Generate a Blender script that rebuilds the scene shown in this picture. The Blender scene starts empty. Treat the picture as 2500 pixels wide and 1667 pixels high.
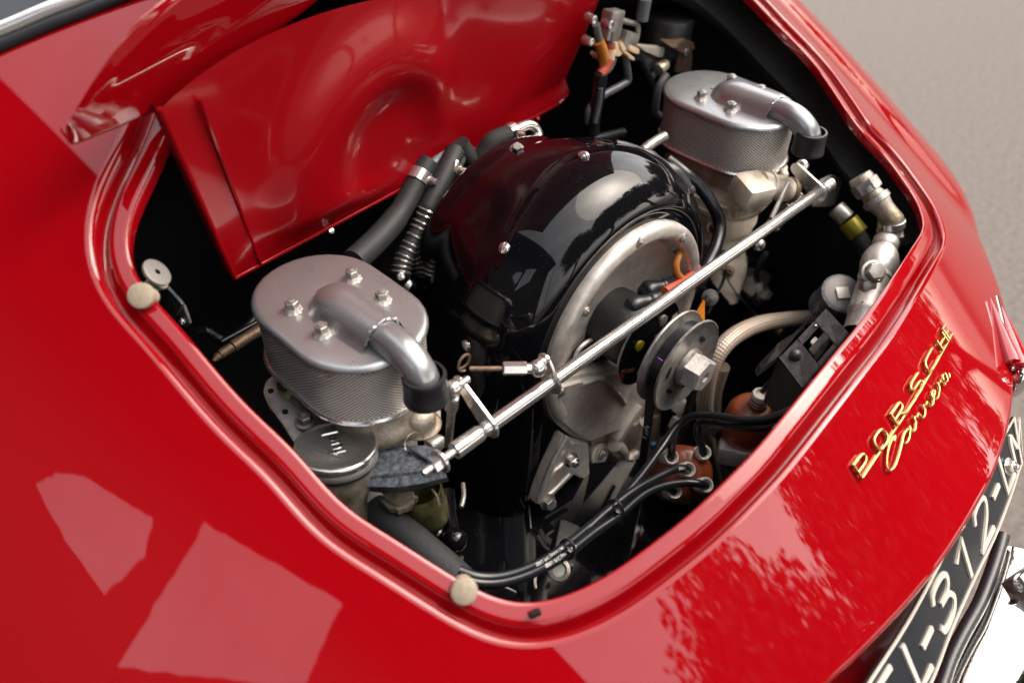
import bpy, bmesh, math, random
from mathutils import Vector, Matrix, Euler
random.seed(7)
S = bpy.context.scene
COL = S.collection
R = math.radians
V = Vector

# ---------------------------------------------------------------- camera, world, sun, exposure
cam = bpy.data.cameras.new('camera')
cam.sensor_width = 36
cam.lens = 30.2400
cam.clip_start = 0.02
cam.clip_end = 500
cam.dof.use_dof = True
cam.dof.focus_distance = 0.73
cam.dof.aperture_fstop = 4.0
cam_o = bpy.data.objects.new('camera', cam)
COL.objects.link(cam_o)
_r = [(0.7106,-0.7035,0.0092),(0.4628,0.4773,0.7470),(-0.5299,-0.5266,0.6647)]
cam_o.matrix_world = Matrix.Translation((-0.5054,-0.4339,0.4009)) @ Matrix(_r).transposed().to_4x4()
S.camera = cam_o

SUN_EL, SUN_AZ = R(52), R(118)          # azimuth measured from +Y clockwise seen from above
W = bpy.data.worlds.new('World')
S.world = W
W.use_nodes = True
nt = W.node_tree
sky = nt.nodes.new('ShaderNodeTexSky')
sky.sky_type = 'NISHITA'
sky.sun_disc = False
sky.sun_elevation = SUN_EL
sky.sun_rotation = SUN_AZ
sky.air_density = 1.0
sky.dust_density = 3.0
sky.ozone_density = 1.0
bg = nt.nodes['Background']
bg.inputs['Strength'].default_value = 0.15
hs = nt.nodes.new('ShaderNodeHueSaturation')          # thin white overcast
hs.inputs['Saturation'].default_value = .35
nt.links.new(sky.outputs[0], hs.inputs['Color'])
mx = nt.nodes.new('ShaderNodeMix')
mx.data_type = 'RGBA'
mx.blend_type = 'MULTIPLY'
mx.inputs['Factor'].default_value = 1.0
mx.inputs[7].default_value = (1.0, .93, .85, 1)
nt.links.new(hs.outputs[0], mx.inputs[6])
# overcast sky: brighter overhead than at the horizon, as a cloud layer is
tcw = nt.nodes.new('ShaderNodeTexCoord')
sxyz = nt.nodes.new('ShaderNodeSeparateXYZ')
nt.links.new(tcw.outputs['Generated'], sxyz.inputs[0])
ov = nt.nodes.new('ShaderNodeMapRange')
ov.inputs[1].default_value = 0.0
ov.inputs[2].default_value = 1.0
ov.inputs[3].default_value = 2.15
ov.inputs[4].default_value = 3.0
nt.links.new(sxyz.outputs[2], ov.inputs[0])
cl = nt.nodes.new('ShaderNodeTexNoise')
cl.inputs['Scale'].default_value = 2.2
cl.inputs['Detail'].default_value = 7
cl.inputs['Roughness'].default_value = .55
nt.links.new(tcw.outputs['Generated'], cl.inputs['Vector'])
cm = nt.nodes.new('ShaderNodeMapRange')
cm.inputs[1].default_value = .35
cm.inputs[2].default_value = .70
cm.inputs[3].default_value = .80
cm.inputs[4].default_value = 1.25
nt.links.new(cl.outputs[0], cm.inputs[0])
mu = nt.nodes.new('ShaderNodeMath')
mu.operation = 'MULTIPLY'
nt.links.new(ov.outputs[0], mu.inputs[0])
nt.links.new(cm.outputs[0], mu.inputs[1])
vm = nt.nodes.new('ShaderNodeVectorMath')
vm.operation = 'SCALE'
nt.links.new(mx.outputs[2], vm.inputs[0])
nt.links.new(mu.outputs[0], vm.inputs['Scale'])
nt.links.new(vm.outputs[0], bg.inputs['Color'])
sl = bpy.data.lights.new('sun', 'SUN')
sl.energy = 1.2
sl.angle = R(55)
sl.color = (1.0, 0.90, 0.78)
so = bpy.data.objects.new('sun', sl)
COL.objects.link(so)
_sd = V((math.sin(SUN_AZ)*math.cos(SUN_EL), math.cos(SUN_AZ)*math.cos(SUN_EL), math.sin(SUN_EL)))
so.rotation_euler = _sd.to_track_quat('Z', 'Y').to_euler()
S.view_settings.view_transform = 'Standard'
S.view_settings.look = 'None'
S.view_settings.exposure = 0.85
S.view_settings.gamma = 1.0

# ---------------------------------------------------------------- materials
def mat(name, base, rough=.5, metal=0., coat=0., bump=0., bscale=200., var=0., vscale=40., spec=.5, rvar=0., coat_rough=.02, var2=None, ior=None):
    m = bpy.data.materials.new(name)
    m.use_nodes = True
    t = m.node_tree
    b = t.nodes['Principled BSDF']
    b.inputs['Base Color'].default_value = (*base, 1)
    b.inputs['Roughness'].default_value = rough
    b.inputs['Metallic'].default_value = metal
    b.inputs['Coat Weight'].default_value = coat
    b.inputs['Coat Roughness'].default_value = coat_rough
    b.inputs['Specular IOR Level'].default_value = spec
    if bump or var or rvar:
        tc = t.nodes.new('ShaderNodeTexCoord')
        n = t.nodes.new('ShaderNodeTexNoise')
        n.inputs['Scale'].default_value = bscale
        n.inputs['Detail'].default_value = 6
        t.links.new(tc.outputs['Object'], n.inputs['Vector'])
        n2 = t.nodes.new('ShaderNodeTexNoise')
        n2.inputs['Scale'].default_value = vscale
        n2.inputs['Detail'].default_value = 8
        n2.inputs['Roughness'].default_value = .65
        t.links.new(tc.outputs['Object'], n2.inputs['Vector'])
        if bump:
            bp = t.nodes.new('ShaderNodeBump')
            bp.inputs['Strength'].default_value = bump
            bp.inputs['Distance'].default_value = .001
            t.links.new(n.outputs[0], bp.inputs['Height'])
            t.links.new(bp.outputs[0], b.inputs['Normal'])
        if var:
            rp = t.nodes.new('ShaderNodeValToRGB')
            d = var2 if var2 else tuple(c*(1-var) for c in base)
            rp.color_ramp.elements[0].position = .35
            rp.color_ramp.elements[1].position = .65
            rp.color_ramp.elements[0].color = (*d, 1)
            rp.color_ramp.elements[1].color = (*base, 1)
            t.links.new(n2.outputs[0], rp.inputs[0])
            t.links.new(rp.outputs[0], b.inputs['Base Color'])
        if rvar:
            mr = t.nodes.new('ShaderNodeMapRange')
            mr.inputs[1].default_value = .3
            mr.inputs[2].default_value = .7
            mr.inputs[3].default_value = rough - rvar
            mr.inputs[4].default_value = rough + rvar
            t.links.new(n2.outputs[0], mr.inputs[0])
            t.links.new(mr.outputs[0], b.inputs['Roughness'])
    return m

M = {}
M['red'] = mat('red_paint', (.228, .0010, .0036), .35, coat=1.0, coat_rough=.012, bump=.22, bscale=13, rvar=.03, vscale=20, spec=0.)
M['red'].node_tree.nodes['Principled BSDF'].inputs['Coat IOR'].default_value = 1.55
M['red_in'] = mat('red_paint_inside', (.235, .0008, .004), .4, coat=.30, coat_rough=.08, bump=.1, bscale=60, spec=.1)
M['black_gloss'] = mat('black_gloss_paint', (.003, .003, .004), .04, coat=0, bump=.03, bscale=25, spec=.36)
M['black_satin'] = mat('black_satin', (.010, .010, .011), .42, bump=.15, bscale=300, rvar=.08)
M['black_worn'] = mat('worn_black_paint', (.012, .013, .016), .38, bump=.5, bscale=180, var=.6, vscale=120, var2=(.055, .053, .052), rvar=.12)
M['carpet'] = mat('bay_lining', (.011, .011, .0115), .9, bump=.8, bscale=900, spec=.15)
M['felt'] = mat('felt_strip', (.016, .016, .017), .85, bump=.8, bscale=700, spec=.2)
M['rubber'] = mat('rubber', (.011, .012, .015), .38, bump=.15, bscale=400)
M['cable'] = mat('cable_sheath', (.007, .008, .011), .30, bump=.05, bscale=300)
M['hose'] = mat('hose_rubber', (.017, .018, .020), .6, bump=.35, bscale=500)
M['silver'] = mat('silver_paint', (.335, .345, .355), .30, .75, bump=.06, bscale=1500, rvar=.04, vscale=60)
M['alu'] = mat('cast_aluminium', (.60, .56, .525), .45, .62, bump=.35, bscale=700, var=.35, vscale=70, rvar=.10)
M['alu_dark'] = mat('oily_cast_aluminium', (.38, .34, .295), .45, .60, bump=.5, bscale=420, var=.6, vscale=60, rvar=.1, var2=(.13, .105, .055))
M['alu_warm'] = mat('stained_cast_aluminium', (.60, .54, .47), .42, .55, bump=.4, bscale=420, var=.5, vscale=45, rvar=.1, var2=(.34, .26, .15))
M['chrome'] = mat('chrome', (.70, .69, .68), .05, 1.0, bump=.5, bscale=22)
M['steel'] = mat('zinc_steel', (.62, .60, .58), .20, .88, bump=.03, bscale=500, rvar=.08, vscale=150)
M['steel_soft'] = mat('polished_cap_metal', (.66, .65, .64), .08, .92, bump=.05, bscale=240, rvar=.06, vscale=60)
M['steel_d'] = mat('dull_steel', (.36, .345, .325), .40, .70, bump=.2, bscale=500, var=.4, vscale=120, rvar=.1)
M['rusty'] = mat('rusty_steel', (.19, .13, .09), .55, .7, bump=.4, bscale=700, var=.5, vscale=200)
M['bluegrey'] = mat('mottled_zinc', (.16, .18, .205), .42, .35, bump=.4, bscale=600, var=.8, vscale=260, var2=(.022, .027, .037), rvar=.1)
M['bright_trim'] = mat('bright_trim', (.86, .85, .84), .28, .9)
M['gold'] = mat('gold_plate', (.62, .41, .15), .16, 1.0, bump=.05, bscale=300)
M['brown'] = mat('brown_bakelite', (.20, .040, .014), .38, bump=.1, bscale=300, coat=.2, var=.3, vscale=60)
M['seal'] = mat('grey_rubber_seal', (.50, .47, .43), .5, bump=.2, bscale=500)
M['beige'] = mat('beige_rubber', (.36, .30, .22), .7, bump=.4, bscale=700, var=.3, vscale=200)
M['plate_black'] = mat('plate_black', (.010, .013, .017), .22, coat=0, bump=.03, bscale=80)
M['plate_white'] = mat('plate_silver', (.58, .54, .48), .45, .2, bump=.05, bscale=300)
M['orange'] = mat('orange_wire', (.36, .13, .018), .45)
M['salmon'] = mat('red_wire', (.38, .06, .03), .45)
M['cream'] = mat('cream_plastic', (.55, .41, .27), .55, bump=.1)
M['ambered'] = mat('orange_plastic', (.85, .26, .01), .4)
M['greenish'] = mat('tarnished_brass', (.30, .29, .16), .30, .8, bump=.3, bscale=300, var=.8, vscale=55, var2=(.13, .13, .015), rvar=.1)
M['grey_clip'] = mat('grey_clip', (.045, .047, .05), .35)
M['canister_grey'] = mat('canister_grey', (.20, .185, .175), .45, .2, bump=.1)
M['alu_lightened'] = mat('lightened_cast_aluminium', (.74, .68, .61), .42, .30, bump=.4, bscale=420, var=.35, vscale=45, rvar=.1, var2=(.50, .42, .30))  # cast aluminium with its colour lightened for parts that little light reaches
M['yellow'] = mat('olive_band', (.20, .17, .01), .4, .3)
M['greywire'] = mat('grey_wire', (.08, .085, .095), .4)
M['label'] = mat('data_plate', (.50, .46, .41), .45, .3, bump=.5, bscale=900, var=.3, vscale=700)
M['glass'] = mat('dark_window_glass', (.004, .007, .012), .03, coat=1.0)
M['blue'] = mat('blue_tag', (.01, .12, .25), .4)
M['purple'] = mat('purple_mark', (.12, .03, .22), .5)
M['white'] = mat('white_print', (.45, .45, .45), .5)
M['lens'] = mat('red_lens', (.35, .004, .006), .08, coat=1.0)

def asphalt():
    m = mat('asphalt', (.148, .128, .114), .9, bump=1.0, bscale=60, var=.50, vscale=75)
    return m
M['ground'] = asphalt()
def dusty(m, scale, lo, hi, col):
    t = m.node_tree; b_ = t.nodes['Principled BSDF']
    tc = t.nodes.new('ShaderNodeTexCoord'); vo = t.nodes.new('ShaderNodeTexVoronoi'); vo.inputs['Scale'].default_value = scale
    n_ = t.nodes.new('ShaderNodeTexNoise'); n_.inputs['Scale'].default_value = scale*.13
    t.links.new(tc.outputs['Object'], vo.inputs['Vector']); t.links.new(tc.outputs['Object'], n_.inputs['Vector'])
    mr = t.nodes.new('ShaderNodeMapRange'); mr.inputs[1].default_value = lo; mr.inputs[2].default_value = hi; mr.inputs[3].default_value = 1; mr.inputs[4].default_value = 0
    t.links.new(vo.outputs['Distance'], mr.inputs[0])
    m2 = t.nodes.new('ShaderNodeMapRange'); m2.inputs[1].default_value = .50; m2.inputs[2].default_value = .62
    t.links.new(n_.outputs[0], m2.inputs[0])
    mu_ = t.nodes.new('ShaderNodeMath'); mu_.operation = 'MULTIPLY'; t.links.new(mr.outputs[0], mu_.inputs[0]); t.links.new(m2.outputs[0], mu_.inputs[1])
    mx_ = t.nodes.new('ShaderNodeMix'); mx_.data_type = 'RGBA'; mx_.inputs[6].default_value = b_.inputs['Base Color'].default_value; mx_.inputs[7].default_value = (*col, 1)
    t.links.new(mu_.outputs[0], mx_.inputs['Factor']); t.links.new(mx_.outputs[2], b_.inputs['Base Color'])
    m3 = t.nodes.new('ShaderNodeMath'); m3.operation = 'MULTIPLY_ADD'; m3.inputs[1].default_value = .5; m3.inputs[2].default_value = b_.inputs['Roughness'].default_value
    t.links.new(mu_.outputs[0], m3.inputs[0]); t.links.new(m3.outputs[0], b_.inputs['Roughness'])
dusty(M['black_gloss'], 380, .05, .12, (.08, .075, .07))
dusty(M['black_satin'], 330, .06, .2, (.07, .065, .06))

def braid(name, base, dark, su, sv, rough=.35, metal=.8, net=False):
    """woven sheath: u runs round, v runs along (UV map of the tube)"""
    m = mat(name, base, rough, metal)
    t = m.node_tree
    b = t.nodes['Principled BSDF']
    uv = t.nodes.new('ShaderNodeUVMap'); uv.uv_map = 'UVMap'
    sp = t.nodes.new('ShaderNodeSeparateXYZ')
    t.links.new(uv.outputs[0], sp.inputs[0])
    def mth(op, a, c):
        n = t.nodes.new('ShaderNodeMath'); n.operation = op
        for i, q in enumerate((a, c)):
            if q is None: continue
            if isinstance(q, (int, float)): n.inputs[i].default_value = q
            else: t.links.new(q, n.inputs[i])
        return n.outputs[0]
    u = mth('MULTIPLY', sp.outputs[0], su * 2 * math.pi)
    v = mth('MULTIPLY', sp.outputs[1], sv * 2 * math.pi)
    a = mth('SINE', mth('ADD', u, v), None)
    c = mth('SINE', mth('SUBTRACT', u, v), None)
    p = mth('MULTIPLY', a, c)
    if net: p = mth('SUBTRACT', .55, mth('MULTIPLY', mth('ABSOLUTE', p, None), 1.9))
    rp = t.nodes.new('ShaderNodeValToRGB')
    rp.color_ramp.elements[0].position = .30
    rp.color_ramp.elements[1].position = .62
    rp.color_ramp.elements[0].color = (*dark, 1)
    rp.color_ramp.elements[1].color = (*base, 1)
    q = mth('ADD', mth('MULTIPLY', p, .5), .5)
    t.links.new(q, rp.inputs[0])
    t.links.new(rp.outputs[0], b.inputs['Base Color'])
    mm = mth('MULTIPLY', q, metal)
    t.links.new(mm, b.inputs['Metallic'])
    bp = t.nodes.new('ShaderNodeBump'); bp.inputs['Strength'].default_value = .7; bp.inputs['Distance'].default_value = .0008
    t.links.new(q, bp.inputs['Height']); t.links.new(bp.outputs[0], b.inputs['Normal'])
    return m
M['mesh'] = braid('filter_mesh', (.66, .62, .58), (.008, .008, .008), 54, 1/.0056, .38, .45, net=True)
M['braid'] = braid('steel_braid', (.54, .45, .37), (.24, .19, .15), 9, 1/.0058, .4, .5)
M['fabric'] = braid('fabric_braid', (.030, .030, .031), (.006, .006, .006), 14, 1/.003, .7, 0)
M['knurl'] = braid('knurled_steel', (.62, .60, .57), (.05, .05, .05), 90, 1/.5, .3, .9)

# ---------------------------------------------------------------- mesh helpers
def frame(d):
    d = V(d).normalized()
    a = V((0, 0, 1)) if abs(d.z) < .9 else V((1, 0, 0))
    x = d.cross(a).normalized()
    return x, d.cross(x).normalized(), d

def spline(pts, n=8, closed=False):
    P_ = [V(p) for p in pts]
    if len(P_) < 3 and not closed:
        return [P_[0].lerp(P_[-1], i/n) for i in range(n+1)]
    out = []
    k = len(P_)
    rng = range(k) if closed else range(k-1)
    for i in rng:
        if closed:
            a, b, c, d = P_[(i-1) % k], P_[i], P_[(i+1) % k], P_[(i+2) % k]
        else:
            b, c = P_[i], P_[i+1]
            a = P_[i-1] if i else b*2-c
            d = P_[i+2] if i+2 < k else c*2-b
        for j in range(n):
            t = j/n
            out.append(.5*((2*b)+(c-a)*t+(2*a-5*b+4*c-d)*t*t+(3*b-a-3*c+d)*t**3))
    if not closed: out.append(P_[-1])
    return out

class MB:
    def __init__(s):
        s.v = []; s.f = []; s.uv = {}
    def add(s, vs, fs):
        o = len(s.v)
        s.v += [tuple(v) for v in vs]
        s.f += [tuple(i+o for i in f) for f in fs]
        return o
    def grid(s, rows, closed_u=False, closed_v=False, uvs=None):
        """rows: list of equal length vertex lists"""
        o = len(s.v); nr, nc = len(rows), len(rows[0])
        for r in rows: s.v += [tuple(v) for v in r]
        for i in range(nr if closed_v else nr-1):
            for j in range(nc if closed_u else nc-1):
                a = o+i*nc+j; b = o+i*nc+(j+1) % nc; i2 = (i+1) % nr
                c = o+i2*nc+(j+1) % nc; d = o+i2*nc+j
                if uvs: s.uv[len(s.f)] = (uvs(i, j), uvs(i, j+1), uvs(i+1, j+1), uvs(i+1, j))
                s.f.append((a, b, c, d))
        return o
    def tube(s, path, r, seg=12, caps=True, flat=None):
        P_ = [V(p) for p in path]; n = len(P_)
        rr = r if isinstance(r, (list, tuple)) else [r]*n
        t0 = (P_[1]-P_[0]).normalized()
        x, y, _ = frame(t0)
        rows = []; L = 0; Ls = []
        for i in range(n):
            t = ((P_[min(i+1, n-1)]-P_[max(i-1, 0)])).normalized()
            x = (x-t*x.dot(t)).normalized(); y = t.cross(x)
            if i: L += (P_[i]-P_[i-1]).length
            Ls.append(L)
            rows.append([P_[i]+(x*math.cos(2*math.pi*k/seg)+y*math.sin(2*math.pi*k/seg))*rr[i] for k in range(seg)])
        o = s.grid(rows, closed_u=True, uvs=lambda i, j: (j/seg, Ls[min(i, n-1)]))
        if caps:
            s.f.append(tuple(o+k for k in reversed(range(seg))))
            s.f.append(tuple(o+(n-1)*seg+k for k in range(seg)))
    def lathe(s, prof, origin, axis, seg=32, uvmode=False, x0=None, sx=1., a0=0, a1=2*math.pi):
        """prof: (radius, height along axis)"""
        x, y, z = frame(axis); o_ = V(origin)
        if x0 is not None:
            x = V(x0).normalized(); y = z.cross(x).normalized()
        full = abs(a1-a0) > 6.28
        m = seg if full else seg+1
        rows = [[o_+z*h+(x*math.cos(a0+(a1-a0)*k/seg)*sx+y*math.sin(a0+(a1-a0)*k/seg))*max(r, 1e-5) for k in range(m)] for r, h in prof]
        s.grid(rows, closed_u=full, uvs=lambda i, j: (j/seg, prof[min(i, len(prof)-1)][1]))
    def cyl(s, p0, p1, r0, r1=None, seg=20, bev=0.):
        r1 = r0 if r1 is None else r1
        p0 = V(p0); p1 = V(p1); L = (p1-p0).length
        b = min(bev, L/2, r0*.9, r1*.9) if bev else 0
        pr = [(0, 0)]
        if b: pr += [(r0-b, 0), (r0-b*.3, b*.3), (r0, b), (r1, L-b), (r1-b*.3, L-b*.3), (r1-b, L)]
        else: pr += [(r0, 0), (r1, L)]
        pr += [(0, L)]
        s.lathe(pr, p0, p1-p0, seg)
    def sphere(s, c, r, seg=20, sc=(1, 1, 1), axis=(0, 0, 1)):
        n = seg//2
        o = len(s.v)
        s.lathe([(r*math.sin(math.pi*i/n), -r*math.cos(math.pi*i/n)) for i in range(n+1)], c, axis, seg)
        if sc != (1, 1, 1):
            for i in range(o, len(s.v)):
                p = V(s.v[i])-V(c); s.v[i] = tuple(V(c)+V((p.x*sc[0], p.y*sc[1], p.z*sc[2])))
    def box(s, c, size, rot=(0, 0, 0), axes=None, bev=0.):
        hx, hy, hz = [q/2 for q in size]
        Rm = Euler(rot).to_matrix() if axes is None else Matrix([V(a).normalized() for a in axes]).transposed()
        bm = bmesh.new(); bmesh.ops.create_cube(bm, size=1)
        for v in bm.verts: v.co = V((v.co.x*2*hx, v.co.y*2*hy, v.co.z*2*hz))
        if bev: bmesh.ops.bevel(bm, geom=bm.edges[:], offset=min(bev, hx*.9, hy*.9, hz*.9), segments=2, affect='EDGES', profile=.6)
        bm.verts.index_update()
        s.add([V(c)+Rm @ v.co for v in bm.verts], [[v.index for v in f.verts] for f in bm.faces]); bm.free()
    def prism(s, outline, ext, bev=0.):
        """flat outline (3D points) pushed along ext"""
        bm = bmesh.new(); e = V(ext)
        vs = [bm.verts.new(V(p)) for p in outline]
        f = bm.faces.new(vs)
        g = bmesh.ops.extrude_face_region(bm, geom=[f])
        for q in g['geom']:
            if isinstance(q, bmesh.types.BMVert): q.co += e
        bmesh.ops.recalc_face_normals(bm, faces=bm.faces)
        if bev: bmesh.ops.bevel(bm, geom=bm.edges[:], offset=bev, segments=2, affect='EDGES', clamp_overlap=True)
        bm.verts.index_update()
        s.add([v.co for v in bm.verts], [[v.index for v in f.verts] for f in bm.faces]); bm.free()
    def hexnut(s, c, axis, af, h, bev=.0006, rot=0.):
        x, y, z = frame(axis); c = V(c); r = af/math.sqrt(3)
        ring = lambda rr, hh: [c+z*hh+(x*math.cos(rot+k*math.pi/3)+y*math.sin(rot+k*math.pi/3))*rr for k in range(6)]
        o = s.grid([ring(r, 0), ring(r, h-bev), ring(r-bev*1.2, h)], closed_u=True)
        s.f.append(tuple(o+12+k for k in range(6)))
        s.f.append(tuple(o+k for k in reversed(range(6))))
    def build(s, name, m, parent=None, ang=38, recalc=True, **props):
        me = bpy.data.meshes.new(name)
        me.from_pydata(s.v, [], s.f)
        if s.uv:
            uvl = me.uv_layers.new(name='UVMap')
            for fi, uvs in s.uv.items():
                p = me.polygons[fi]
                for k, li in enumerate(p.loop_indices): uvl.data[li].uv = uvs[k]
        if recalc:
            bm = bmesh.new(); bm.from_mesh(me)
            bmesh.ops.remove_doubles(bm, verts=bm.verts, dist=1e-6)
            bmesh.ops.recalc_face_normals(bm, faces=bm.faces); bm.to_mesh(me); bm.free()
        me.materials.append(M[m] if isinstance(m, str) else m)
        me.polygons.foreach_set('use_smooth', [True]*len(me.polygons))
        me.set_sharp_from_angle(angle=R(ang))
        o = bpy.data.objects.new(name, me)
        COL.objects.link(o)
        if parent:
            o.parent = parent
            o.matrix_parent_inverse = parent.matrix_basis.inverted()
        for k, q in props.items(): o[k] = q
        return o

def thing(name, loc, label, cat, group=None):
    o = bpy.data.objects.new(name, None); COL.objects.link(o)
    o.location = loc; o.empty_display_size = .01
    o['label'] = label; o['category'] = cat
    if group: o['group'] = group
    return o
def tag(o, label, cat, group=None):
    o['label'] = label; o['category'] = cat
    if group: o['group'] = group
    return o
def copy_tree(o, parent=None):
    c = o.copy(); COL.objects.link(c)
    if parent:
        c.parent = parent
        c.matrix_parent_inverse = o.matrix_parent_inverse.copy()
    for ch in list(o.children): copy_tree(ch, c)
    return c

def tube_obj(name, path, r, m, parent=None, seg=12, n=8, **kw):
    b = MB(); b.tube(spline(path, n), r, seg); return b.build(name, m, parent, **kw)
def cyl_obj(name, p0, p1, r0, m, parent=None, r1=None, seg=20, bev=.0004):
    b = MB(); b.cyl(p0, p1, r0, r1, seg, bev); return b.build(name, m, parent)

def slot_screw(name, c, axis, r, m='steel', parent=None, ang=0.):
    """round head screw with a sawn slot"""
    x, y, z = frame(axis); c = V(c)
    b = MB()
    xs = x*math.cos(ang)+y*math.sin(ang); ys = z.cross(xs)
    w = r*.14; h = r*.75
    for sg in (1, -1):
        rows = []
        for i in range(7):
            a = i/6*math.pi/2; rr = r*math.cos(a); hh = h*math.sin(a)*.9
            row = []
            for k in range(9):
                t = -math.pi/2+math.pi*k/8
                p = xs*max(rr*math.cos(t), w)+ys*(rr*math.sin(t)) if rr > w else xs*w+ys*(rr*math.sin(t))
                row.append(c+sg*(p)+z*hh)
            rows.append(row)
        o = b.grid(rows)
        # slot wall
        wall = [b.v[o+i*9] for i in range(7)]+[b.v[o+i*9+8] for i in reversed(range(7))]
        n0 = len(b.v); b.v += wall; b.f.append(tuple(range(n0, n0+len(wall))))
    b.cyl(c-z*.002, c+z*h*.35, r*.98, seg=16)
    return b.build(name, m, parent)
def hexbolt(name, c, axis, af, h, m='steel', parent=None, washer=True, stud=False, rot=.3):
    b = MB(); z = V(axis).normalized(); c = V(c)
    if washer: b.cyl(c, c+z*.0012, af*.85, seg=18, bev=.0003)
    b.hexnut(c+z*.0012, axis, af, h, rot=rot)
    if stud: b.cyl(c+z*h, c+z*(h+.004), af*.28, seg=10, bev=.0008)
    return b.build(name, m, parent)

# ================================================================ ground
b = MB()
b.grid([[(x, y, -.80) for x in (-60, -20, -5, 0, 5, 20, 60)] for y in (-60, -20, -5, 0, 5, 20, 60)])
g = b.build('ground', 'ground'); g['kind'] = 'structure'

# ================================================================ car body
BQ = (0.48148,0.19990,0.34977,0.14105,0.55304,-0.25733,-0.29752)
def H(x, y):
    k, e, c4, a0, a1, a2, a3 = BQ
    z = a0+a1*y+a2*y*y+a3*y**3-k*(math.sqrt(x*x+e*e)-e)-c4*x**4
    if x > .40:                                        # swelling of the far fender
        s = min(1, max(0, (y+.34)/.16))*min(1, max(0, (.34-y)/.2)); s = s*s*(3-2*s); t = min(1, (x-.40)/.08)
        z += .020*s*t*t*(3-2*t)*math.exp(-((x-.55)/.10)**2)
    return z
def HN(x, y):
    d = 1e-4
    return V((-(H(x+d, y)-H(x-d, y))/(2*d), -(H(x, y+d)-H(x, y-d))/(2*d), 1)).normalized()

car = thing('car_body', (0, 0, -.8), 'glossy red body of a vintage sports car around its open engine bay', 'car')

_left = [(-0.3301,0.0933,0.0963),(-0.3425,0.086,0.087),(-0.3516,0.0785,0.0787),(-0.3598,0.0595,0.065),(-0.3597,0.0425,0.0562),(-0.3586,0.027,0.0486),(-0.3568,0.0068,0.0384),(-0.3558,-0.0099,0.0294),(-0.3522,-0.0446,0.0116),(-0.3461,-0.0779,-0.0047),(-0.3406,-0.1204,-0.0276),(-0.3335,-0.1412,-0.037),(-0.3257,-0.1615,-0.0457),(-0.3179,-0.1814,-0.0544),(-0.3101,-0.1986,-0.0615),(-0.3013,-0.2162,-0.0683),(-0.2862,-0.2333,-0.0725)]
_right = [(-0.2665,-0.246,-0.0721),(-0.249,-0.2533,-0.0696),(-0.2339,-0.2584,-0.0669),(-0.2002,-0.2657,-0.0593),(-0.1687,-0.2708,-0.0518),(-0.1385,-0.2732,-0.0443),(-0.1062,-0.2746,-0.037),(-0.0578,-0.2728,-0.027),(0.0015,-0.2687,-0.0205),(0.044,-0.2648,-0.0204),(0.0822,-0.2594,-0.0225),(0.1145,-0.2541,-0.0261),(0.1618,-0.2452,-0.0335),(0.2057,-0.2366,-0.0428),(0.2556,-0.2257,-0.055),(0.2896,-0.2134,-0.0615),(0.3222,-0.1866,-0.0593),(0.3277,-0.1681,-0.0504),(0.3363,-0.1368,-0.0353),(0.3266,-0.1075,-0.0131),(0.366,-0.0254,0.016),(0.3577,0.0226,0.0466)]
loop = [V((p[0], p[1])) for p in _left+_right]
loop += [V(p) for p in ((.354, .066), (.336, .106), (.28, .132), (.15, .15), (0, .158), (-.15, .15), (-.25, .133), (-.300, .108))]
loop = [V((p.x, p.y)) for p in spline([(p.x, p.y, 0) for p in loop], 10, closed=True)]
# even spacing, then a light smoothing
def resample(pl, n):
    L = [0]
    for a, c in zip(pl, pl[1:]+pl[:1]): L.append(L[-1]+(c-a).length)
    T = L[-1]; out = []; j = 0
    for i in range(n):
        s = T*i/n
        while L[j+1] < s: j += 1
        a, c = pl[j], pl[(j+1) % len(pl)]
        out.append(a.lerp(c, (s-L[j])/max(L[j+1]-L[j], 1e-9)))
    return out
NL = 420
loop = resample(loop, NL)
for k in range(500):
    w = .5 if k % 2 == 0 else -.515
    loop = [loop[i]+((loop[i-1]+loop[(i+1) % NL])/2-loop[i])*w for i in range(NL)]
def normals2(pl):
    n = len(pl); out = []
    for i in range(n):
        t = (pl[(i+1) % n]-pl[i-1]).normalized()
        out.append(V((t.y, -t.x)))
    c = sum(pl, V((0, 0)))/n
    if out[0].dot(pl[0]-c) < 0: out = [-o for o in out]
    return out
ln = normals2(loop)
for _ in range(8): ln = [((ln[i-1]+ln[i]*2+ln[(i+1) % NL])/4).normalized() for i in range(NL)]
# rim: inner flange, flat lip, drain channel, outer edge  (distance out, depth below the outer skin)
RIM = [(0, -.019), (0, -.0125), (.0004, -.0095), (.0016, -.0082), (.004, -.0078), (.0085, -.0074), (.0108, -.0070), (.0122, -.0074), (.0133, -.0092), (.0146, -.0130), (.0163, -.0148), (.0182, -.0142), (.0196, -.0100), (.0206, -.0052), (.0218, -.0022), (.0236, -.0007), (.0262, 0)]
def yrear(x): return -.3985+.75*(x+.045)**2 if x < .5 else -.3985+.75*.545**2+.9*(x-.5)
XS, YF = .74, .60
def edge_hit(p, d):
    t = .0
    while t < 2:
        q = p+d*t
        if abs(q.x) > XS or q.y > YF or q.y < yrear(q.x): break
        t += .002
    return p+d*t
rows = []
for dist, dep in RIM:
    row = []
    for p, n in zip(loop, ln):
        q = p+n*dist
        row.append(V((q.x, q.y, H(q.x, q.y)+dep)))
    rows.append(row)
start = [p+n*RIM[-1][0] for p, n in zip(loop, ln)]
ctr = V((0, -.06))
ends = []
for i, p in enumerate(start):
    d = ((p-ctr).normalized()*.6+ln[i]*.4).normalized()
    ends.append(edge_hit(p, d))
for _ in range(14): ends = [(ends[i-1]+ends[i]*2+ends[(i+1) % NL])/4 for i in range(NL)]
NR = 34
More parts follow.
